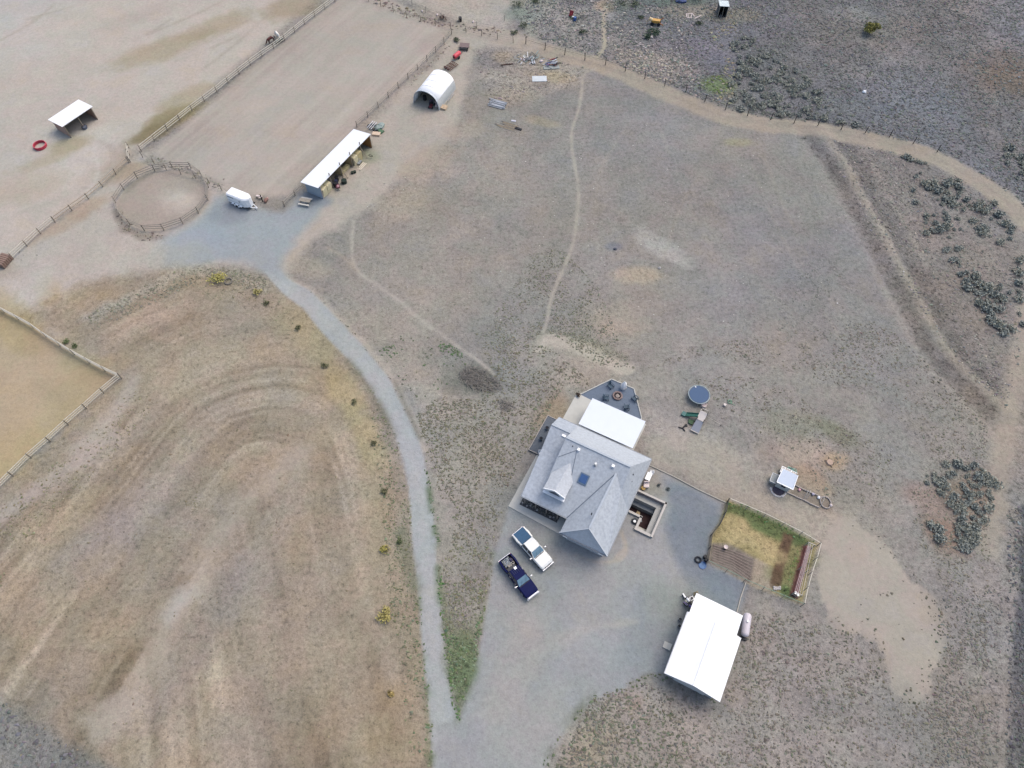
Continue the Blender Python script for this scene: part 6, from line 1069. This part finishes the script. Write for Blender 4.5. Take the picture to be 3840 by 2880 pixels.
for u in (3018,3028,3078):
    a,b=lp(u-6,1872 if u<3050 else 1905),lp(u+8,1838 if u<3050 else 1862); w_=MB(); pr=None
    for i in range(9): t=i/8; p=(a[0]+(b[0]-a[0])*t,a[1]+(b[1]-a[1])*t,.9*math.sin(PI*t)+.1); (w_.bar(pr,p,.05) if pr else None); pr=p
    w_.build('wire_hoop',mat('pale_wire',(204,204,200),.6,.2,.05,4),RU)
rr=at(3095,1885); o=thing('log_ring','ring of grey logs at the far end of the animal run','log ring',(*rr,0))
for i in range(9): t0,t1=2*PI*i/9,2*PI*(i+.93)/9; MB().cyl((.72*math.cos(t0),.85*math.sin(t0),.12),(.72*math.cos(t1),.85*math.sin(t1),.12),.1,.1,8).build('log',MATS['grey_log'],o)
for u,v,m,l in ((2996,1839,mat('pink_ball',(226,176,186),.5,0,.05,3),'pink ball lying in the animal run near the coop'),(3047,1855,mat('lilac_ball',(196,192,212),.5,0,.05,3),'pale lilac ball in the middle of the animal run'),(3068,1868,WHITE,'white ball at the log ring end of the animal run'),(3114,1897,PINKW,'white ball just right of the log ring')):
    tag_simple(MB().blob((0,0,.2),.2,.2,.2,14,9).build('ball',m,smooth=True),l,'ball',(*at(u,v),0))
o=thing('stump','pale pinkish tree stump on the bare patch above the coop','stump',(*at(3110,1735),0)); MB().cyl((0,0,0),(0,0,.28),.5,.42,12).build('stump_wood',mat('stump_wood',(196,172,154),.9,0,.2,5),o)
for i in range(5): t=i*1.25; MB().cyl((.3*math.cos(t),.3*math.sin(t),.12),(.75*math.cos(t),.75*math.sin(t),.0),.1,.04,7).build('root',mat('stump_root',(160,140,122),.9,0,.2,5),o)
# ================================================================ TRAMPOLINE, PLAY STRUCTURE
tx,ty=W(2622,1479,.9); T_=thing('trampoline','round blue-grey trampoline on the bare lawn','trampoline',(tx,ty,0)); MB().cyl((0,0,.88),(0,0,.9),1.42,1.42,36).build('jumping_mat',mat('tramp_mat',(72,100,136),.7,0,.05,2),T_); MB().torus((0,0,.9),1.54,.06,n=36,m=7).build('frame_ring',mat('pale_frame',(172,190,196),.5,0,.06,4),T_)
for i in range(6):
    t=i*PI/3+.3; m_=MB(); m_.bar((1.54*math.cos(t),1.54*math.sin(t),.88),(1.6*math.cos(t),1.6*math.sin(t),0),.05); m_.build('leg',STEEL,T_)
o=MB(); o.cyl((0,0,0),(0,0,.03),.1,.1,12); tag_simple(o.build('disc',WHITE),'small white disc lying on the upper rim of the trampoline','disc',(tx-.35,ty+1.25,.905))
o=thing('basin','round pinkish-white basin touching the trampoline edge','basin',(*at(2638,1522),0)); ringwall(.42,0,.5,.07,20).build('basin_wall',PINKW,o); MB().cyl((0,0,0),(0,0,.38),.36,.36,20).build('basin_floor',mat('basin_floor_m',(210,196,198),.7,0,.06,4),o)
pa_=ang((2604,1620),(2638,1552)); PF=thing('play_structure','grey plank play structure with a railed deck and dark green slide','play structure',(*at(2620,1588),0),pa_)
MB().box(.75,0,.95,1.6,1.0,.07).build('deck',mat('pale_plank',(206,202,200),.85,0,.1,5,stretch=(1,5,1)),PF); MB().slab([(-.08,-.5,.95),(-.08,.5,.95),(-1.7,.62,.25),(-1.7,-.62,.25)],.08).build('ramp',mat('grey_plank_ramp',(158,164,176),.85,0,.1,5,stretch=(1,5,1)),PF)
for x in (-.02,1.5):
    for y in (-.5,.5): MB().box(x,y,0,.1,.1,1.75).build('post',WOODP,PF)
ra=MB(); ra.bar((1.55,-.5,1.65),(1.55,.5,1.65),.07); ra.bar((-.02,.52,1.65),(1.5,.52,1.65),.07); ra.bar((2.05,-.65,.05),(1.55,-.5,1.0),.05); ra.bar((2.05,.65,.05),(1.55,.5,1.0),.05); ra.bar((-1.7,-.62,.3),(-1.7,.62,.3),.09); ra.build('rail',mat('pale_wood_rail',(214,208,200),.85,0,.08,4),PF)
slm=MB(); slm.slab([(.9,.55,1.0),(.3,.55,1.0),(.0,2.1,.25),(.6,2.2,.25)],.06); slm.bar((.3,.55,1.08),(.0,2.1,.33),.05,.14); slm.bar((.9,.55,1.08),(.6,2.2,.33),.05,.14); slm.build('slide',GREENP,PF); MB().box(.25,2.45,.08,.7,.6,.25).build('slide_foot',mat('teal_green',(48,110,108),.5,0,.15,4),PF)
MB().prism([(-.8,.75),(-.05,.65),(-.15,1.5),(-.75,1.35)],.02,.3).build('canvas_skirt',mat('olive_canvas',(86,112,84),.85,0,.2,4),PF)
o=thing('rope_line','pale rope stretched from the play structure to a small stake','rope',(*at(2648,1574),0)); a=at(2648,1574);b=at(2702,1597); m_=MB(); m_.bar((0,0,.9),(b[0]-a[0],b[1]-a[1],.35),.035); m_.build('rope',ROPE,o); MB().cyl((b[0]-a[0],b[1]-a[1],0),(b[0]-a[0],b[1]-a[1],.45),.07,.04,8).build('stake',WOODP,o)
o=thing('rubber_hose','black thick hose pieces lying in a Y below the play structure','hose',(*at(2560,1607),0),.2); 
for p,q_,r_ in (((-.55,.3,.08),(.0,0,.08),.09),((.0,0,.08),(.15,-.5,.08),.10),((.05,.08,.1),(.5,.35,.1),.10)): MB().cyl(p,q_,r_,r_,9).build('hose_piece',BLK,o)
MB().torus((.62,.35,.1),.16,.07,n=14,m=6,sy=.8).build('hose_piece',BLK,o)
o=thing('hose_coil','pale green garden hose coil on the lawn right of the trampoline','hose',(*at(2735,1508),0))
for k in range(3): MB().torus((0.03*k,0.02*k,.04+.05*k),.24+.03*k,.03,n=20,m=5).build('hose_loop',mat('green_hose',(132,180,150),.5,0,.08,4),o)
MB().bar((.1,-.1,.04),(.7,-.55,.04),.05).build('hose_end',MATS['green_hose'],o)
o=thing('bucket','off-white bucket lying left of the green hose coil','bucket',(*at(2717,1521),0)); MB().cyl((0,0,0),(0,0,.34),.16,.21,14).build('bucket_body',mat('offwhite_plastic',(222,214,208),.6,0,.05,3),o); MB().torus((0,0,.34),.21,.02,n=14,m=4).build('rim',PINKW,o)
# ================================================================ GARDEN THINGS
TRa=ang((2970,2238),(3022,2046)); BT=thing('berry_trellis','tall wire trellis over a reddish covered bed in the garden','trellis',(*at(2970,2236),0),TRa); Lt=math.dist(at(2970,2236),at(3022,2046))
MB().box(Lt/2,-.35,.02,Lt,.62,.10).build('bed_cover',mat('red_brown_cover',(128,92,90),.9,0,.3,3),BT)
for x in (.1,Lt/2,Lt-.1):
    for y in (-.75,.15): MB().box(x,y,0,.07,.07,1.5).build('post',mat('trellis_post',(166,170,160),.8,0,.1,4),BT)
wm=MB(); 
for y,z in ((-.75,1.45),(.15,1.45),(-.6,1.0),(-.1,1.2),(-.45,.6),(-.3,1.4)): wm.bar((.1,y,z),(Lt-.1,y*.6,z),.03)
wm.bar((.1,-.75,1.48),(.1,.15,1.48),.05); wm.bar((Lt-.1,-.75,1.48),(Lt-.1,.15,1.48),.05); wm.build('wire',mat('white_wire',(214,208,208),.6,.1,.05,4),BT)
o=thing('pot_stack','stack of grey and black pots at the lower end of the berry trellis','pots',(*at(2980,2236),0))
for x,y,m in ((0,0,BLK),(.3,.1,STEEL),(.1,.35,STEEL),(-.25,.2,BLK)): MB().cyl((x,y,0),(x,y,.35),.14,.19,10).build('pot',m,o)
o=thing('bird_bath','pinkish-white basin on a dark stand at the tilled plot corner','basin',(*at(2718,2056),0)); MB().cyl((0,0,0),(0,0,.5),.22,.14,12).build('stand',BLK,o); ringwall(.27,.48,.62,.05,16).build('bowl',PINKW,o); MB().cyl((0,0,.48),(0,0,.53),.23,.23,16).build('bowl_floor',PINKW,o)
tyre('dark tyre standing on the gravel at the garden corner',2617,2100,0,.36,.12)
for x,y,l in ((2641,2091,'black barrel beside the garden corner post, farther one'),(2646,2104,'black barrel beside the garden corner post, nearer one')): barrel(l,(*at(x,y),0),BLK,.2,.6)
o=thing('paddling_pool','flat blue plastic pool lying on the gravel at the garden corner','pool',(*at(2634,2120),0)); ringwall(.5,0,.09,.06,20).build('pool_wall',BLUEP,o); MB().cyl((0,0,.0),(0,0,.02),.46,.46,20).build('pool_floor',mat('blue_floor',(86,128,176),.5,0,.1,3),o)
ballrow('grey rock in the small heap at the foot of the dark garden bed',[(at(2903+7*(i%4),2203+6*(i//4))) for i in range(8)],.17,'rocks at the foot of the garden bed')
def row(label,px,w,h,m,nm='planting_row'):
    pl=WL(px); t=thing(nm,label,'garden bed',(*pl[0],0))
    for a,b in zip(pl,pl[1:]): MB().bar((a[0]-pl[0][0],a[1]-pl[0][1],h/2-.02),(b[0]-pl[0][0],b[1]-pl[0][1],h/2-.02),w,h).build('soil_ridge',m,t)
for k in range(8): 
    row('low ridge of tilled earth in the mauve-brown garden plot',[(2676-1*k,2044+9*k),(2740+1*k,2064+10*k),(2826-2*k,2100+12*k)],.11,.07,mat('tilled_soil',(142,130,124),.95,0,.2,5,bump=.5))
for o in [o for o in COL.objects if o.name.startswith('planting_row')]: o['group']='tilled ridges in the garden plot'
# ================================================================ SCRAP AND MACHINERY
def sheet(label,u,v,sx,sy,rz,m,h=.05,nm='metal_sheet',z=0.02,tl=0): o=MB().box(0,0,0,sx,sy,h).build(nm,m,bevel=0); tag_simple(o,label,'sheet',(*at(u,v),z),rz); o.rotation_euler[0]=tl; return o
sheet('bright white corrugated sheet on the ground below the scrap piles',2023,296,2.9,1.7,.02,wavemat('corrugated',(232,240,244),.04,5,'X',.4,.2,.05,.6),.06)
MB_=MB()
o=thing('scrap_pile','scrap pile of pale metal frames, left of the two heaps by the road','scrap pile',(*at(1988,228),0),.2)
for i in range(26): 
    p=Vector((rl.gauss(0,.8),rl.gauss(0,.8),rl.uniform(.05,.5))); a=rl.uniform(0,PI); L=rl.uniform(.5,1.7); MB().bar(p,p+Vector((math.cos(a)*L,math.sin(a)*L,rl.uniform(-.1,.4))),rl.uniform(.04,.2),.05).build('metal_piece',[STEEL,ALU,mat('teal_scrap',(140,164,166),.7,.1,.2,4),mat('dark_scrap',(96,104,108),.8,.1,.2,4)][i%4],o)
for i in range(2): MB().box(.3+.4*i,-.6,.1,.25,1.6,.2).build('metal_panel',ALU,o)
o=thing('scrap_pile','scrap pile with red and blue pieces on grey sheets, right heap by the road','scrap pile',(*at(2062,244),0),.1)
for i in range(22): 
    p=Vector((rl.gauss(0,.9),rl.gauss(.2,.5),rl.uniform(.05,.5))); a=rl.gauss(0,.5); L=rl.uniform(.5,1.6); MB().bar(p,p+Vector((math.cos(a)*L,math.sin(a)*L,rl.uniform(-.1,.3))),rl.uniform(.05,.3),.06).build('metal_piece',[STEEL,ALU,mat('blue_scrap',(98,108,150),.7,.1,.2,4),mat('red_scrap',(136,56,62),.7,.1,.2,4),BLK][i%5],o)
MB().box(.2,-.9,.02,3.2,1.0,.12).build('grey_sheet',mat('greenish_sheet',(160,168,166),.7,.1,.12,3),o)
for u,v,s_,l in ((1953,223,.3,'white sack at the left foot of the pale scrap pile, farther one'),(1965,227,.36,'white sack at the left foot of the pale scrap pile, nearer one'),(2030,231,.45,'off-white sack between the two scrap piles'),(2442,140,.55,'white sack heap beside the dark green bush'),(1584,44,.3,'small white sack at the fence line above the arena, left one'),(1640,58,.33,'small white sack at the fence line above the arena, right one'),(1775,84,.3,'small white sack near the black drum by the top fence')):
    tag_simple(MB().blob((0,0,.15),s_,s_*.7,.22,9,5,.15,rl).build('sack',PINKW if s_<.5 else ROCK),l,'sack',(*at(u,v),0),rl.uniform(0,3))
barrel('black drum standing at the wire fence near the top of the photo',(*at(1726,80),0),BLK,.36,.9)
o=MB(); o.box(0,0,.0,2.4,.16,.14); o.box(0,0,.141,2.4,.05,.06); tag_simple(o.build('steel_beam',mat('dark_rust',(98,72,66),.9,.1,.2,6)),'rusty dark beam lying alone left of the scrap piles','beam',(*at(1901,243),.0),.17)
o=thing('pipe_stack','stack of shiny aluminium irrigation pipes on the grass','pipes',(*at(1868,392),0),-.42)
for i in range(11): MB().cyl((-1.75+rl.gauss(0,.15),-1.1+i*.2,.12+.16*(i%2)),(1.6+rl.gauss(0,.2),-1.0+i*.19,.12+.1*(i%3)),.085,.085,8).build('pipe',[ALU,STEEL,mat('bright_pipe',(232,236,242),.35,.2,.05,4)][i%3],o)
for x in (-1.2,1.1): MB().box(x,0,0,.12,2.4,.06).build('bearer',WOODP,o)
o=thing('lumber_stack','stack of weathered boards with loose ends on the grass','timber',(*at(1905,474),0),-.42)
for i in range(9): MB().box(rl.gauss(0,.4),-.8+.2*i,.0+.06*(i%3),3.4+rl.gauss(0,.4),.13,.06).build('board',[WOODG,mat('tan_old_board',(178,164,138),.9,0,.15,5),mat('grey_old_board',(140,134,126),.9,0,.2,5)][i%3],o)
tag_simple(MB().box(0,0,0,1.35,.45,.18).build('box',BLK,bevel=.02),'long black box at the right end of the board stack','box',(*at(1944,484),.0),-.42)
tag_simple(MB().box(0,0,0,.9,.4,.1).build('panel',mat('violet_white',(206,208,220),.6,0,.05,3)),'small pale panel above the board stack','panel',(*at(1926,454),0),-.2)
o=thing('harrow','rusty harrow lying behind the white hoop shelter','harrow',(*at(1692,252),0),.9); m_=MB()
for i in range(5): m_.bar((-1.3,-.8+.4*i,.3),(1.3,-.8+.4*i,.3),.08)
for i in range(4): m_.bar((-1.2+.8*i,-.9,.35),(-1.2+.8*i,.9,.35),.08)
m_.build('frame',RUST,o); m_=MB()
for i in range(6):
    for j in range(4): m_.cyl((-1.2+.48*i,-.8+.5*j,.3),(-1.15+.48*i,-.8+.5*j,0),.03,.01,5)
m_.build('tine',MATS['rusty_iron'],o); MB().torus((-1.2,-.2,.4),.35,.07,(1,0,.2),14,6).build('wheel',mat('purplish_iron',(120,92,96),.8,0,.2,4),o); MB().torus((-1.2,.5,.4),.3,.07,(1,0,.2),14,6).build('wheel',MATS['purplish_iron'],o)
o=thing('sprayer_tank','red sprayer tank between the harrow and the flat cart','tank',(*at(1714,218),0),.95); MB().loft([[(x,math.cos(a)*r_,.75+math.sin(a)*r_) for a in [2*PI*i/14 for i in range(14)]] for x,r_ in ((-1.0,.1),(-.95,.38),(-.8,.45),(.8,.45),(.95,.38),(1.0,.1))]).build('tank_body',mat('salmon_red',(226,84,98),.45,0,.08,3),o,smooth=True); MB().cyl((-1.02,0,.75),(-1.08,0,.75),.25,.25,12).build('tank_cap',mat('dark_maroon',(84,30,40),.6,0,.1,4),o)
for s in (-1,1): MB().cyl((0,s*.45,.3),(0,s*.6,.3),.3,.3,12).build('wheel',RUB,o)
MB().bar((.9,0,.35),(2.0,0,.35),.08).build('tongue',RUST,o)
o=thing('flat_cart','brown flat cart with black legs at the end of the implement row','cart',(*at(1742,184),0),-.1); MB().box(0,.2,.7,2.0,1.5,.08).build('deck',mat('brown_deck',(132,116,114),.85,0,.15,4,stretch=(1,5,1)),o)
for x,y in ((-.8,-.9),(.7,-.9)): MB().bar((x,-.3,.7),(x-.1,y,0),.12).build('leg',BLK,o)
MB().bar((-.9,-.75,.35),(.8,-.75,.35),.16).build('axle',BLK,o)
for x in(-.9,.8): MB().cyl((x-.08,.7,.3),(x+.08,.7,.3),.3,.3,12).build('wheel',RUB,o)
barrel('tilted dark red barrel beside the blue one near the top of the photo',(*at(2139,62),.1),mat('dark_red',(150,40,52),.5,0,.15,4),.42,1.1,.5)
barrel('blue barrel next to the tilted dark red one',(*at(2155,78),0),BLUEP,.34,.8); tag_simple(MB().blob((0,0,.2),.4,.3,.25,9,5,.12,rl).build('sack',WHITE),'white sack lying on the ground between the red and blue barrels','sack',(*at(2149,68),0),.3)
o=thing('wire_coils','tangle of grey wire coils right of the blue barrel','wire',(*at(2180,70),0))
for k in range(7): MB().torus((rl.gauss(0,.5),rl.gauss(0,.25),.12+rl.random()*.2),rl.uniform(.3,.6),.025,(rl.gauss(0,.4),rl.gauss(0,.4),1),16,4).build('coil',mat('dull_wire',(118,120,118),.7,.2,.2,4),o)
for i,(u,v,r_) in enumerate([(2574,58,1.4),(2580,60,1.5),(2588,52,.1),(2592,62,1.3),(2600,58,-1.1),(2612,66,.8),(2622,62,.7),(2585,68,0)]):
    o=MB(); o.box(0,0,0,1.25,.13,.1); tag_simple(o.build('stick',PINKW),'white painted stick among the scattered sticks near the small pale-roofed shelter','stick',(*at(u,v),.0),r_,'white sticks scattered near the small shelter')
for i,(u,v,r_) in enumerate([(2386,158,-1.1),(2398,163,.6),(2410,168,-.5),(2418,178,-.7),(2395,170,.3)]):
    o=MB(); o.box(0,0,0,.9,.1,.08); tag_simple(o.build('stick',PINKW),'short white stick among those lying left of the white sack heap','stick',(*at(u,v),.0),r_,'white sticks left of the sack heap')
o=thing('yellow_machine','weathered yellow machine with rusty fittings above the dark green bush','machine',(*at(2458,92),0),-.2); MB().box(0,0,.5,1.7,.9,.6).build('engine_cover',YEL,o,bevel=.08); MB().cyl((-.9,0,.9),(-1.5,0,1.2),.4,.3,12).build('drum',mat('cream_yellow',(236,210,160),.5,0,.1,3),o); m_=MB(); m_.bar((.8,.3,.9),(1.5,.5,1.4),.12); m_.bar((.8,-.3,.6),(1.6,-.4,.2),.14); m_.build('arm',mat('rust_orange',(176,118,70),.8,0,.25,4),o)
for x in(-.7,.7):
    for y in (-.5,.5): MB().cyl((x,y-.08,.35),(x,y+.08,.35),.35,.35,12).build('wheel',RUB,o)
o=thing('small_shelter','small shelter with a pale metal roof and dark open front at the top edge','shelter',(*at(2690,64),0),ang((2690,64),(2722,66)))
MB().slab([(-.1,-.1,2.5),(1.95,-.1,2.5),(1.95,2.9,2.0),(-.1,2.9,2.0)],.08).build('roof',wavemat('pale_tin',(222,236,240),.03,4,'X',.45,.1,.06,.4),o)
MB().prism([(0,2.6),(1.85,2.6),(1.85,2.7),(0,2.7)],0,2.0).build('back_wall',mat('black_board',(34,34,40),.9,0,.15,4),o)
for x in (0,1.77): MB().prism([(x,.2),(x+.08,.2),(x+.08,2.59),(x,2.59)],0,2.0).build('side_wall',mat('grey_board_wall',(96,98,100),.9,0,.15,4),o); MB().box(x+.04,.05,0,.1,.1,2.35).build('post',WOODG,o)
MB().box(.95,1.3,.02,1.7,2.4,.05).build('floor',MATS['black_board'],o); MB().bar((.95,.3,0),(.95,.3,2.2),.08).build('divider_post',WOODG,o)
o=thing('tarp','blue tarp heap at the very top edge of the photo','tarp',(*at(2555,6),0)); MB().blob((0,0,.2),1.2,.8,.4,12,6,.2,rl).build('cloth',mat('dull_blue_tarp',(72,92,140),.7,0,.15,4),o)
tag_simple(MB().blob((0,0,.18),.42,.34,.3,9,6,.15,rl).build('rock',WHITE),'lone bright white rock in the grey scrub','rock',(*at(3240,347),0))
tyre('grey tyre ring half buried on the verge beside the yellow shrub',857,1056,-.03,.6,.12,m=mat('dusty_tyre',(128,124,116),.9,0,.2,4))
tag_simple(MB().blob((0,0,.1),.3,.24,.2,9,5,.15,rl).build('rock',ROCK),'pale rock on the dark spot of the middle field','rock',(*at(2473,1006),0)); tag_simple(MB().blob((0,0,.1),.3,.24,.2,9,5,.15,rl).build('rock',mat('dark_rock',(92,98,110),.9,0,.2,3)),'dark bluish rock beside the foot trail in the middle field','rock',(*at(2306,935),0))
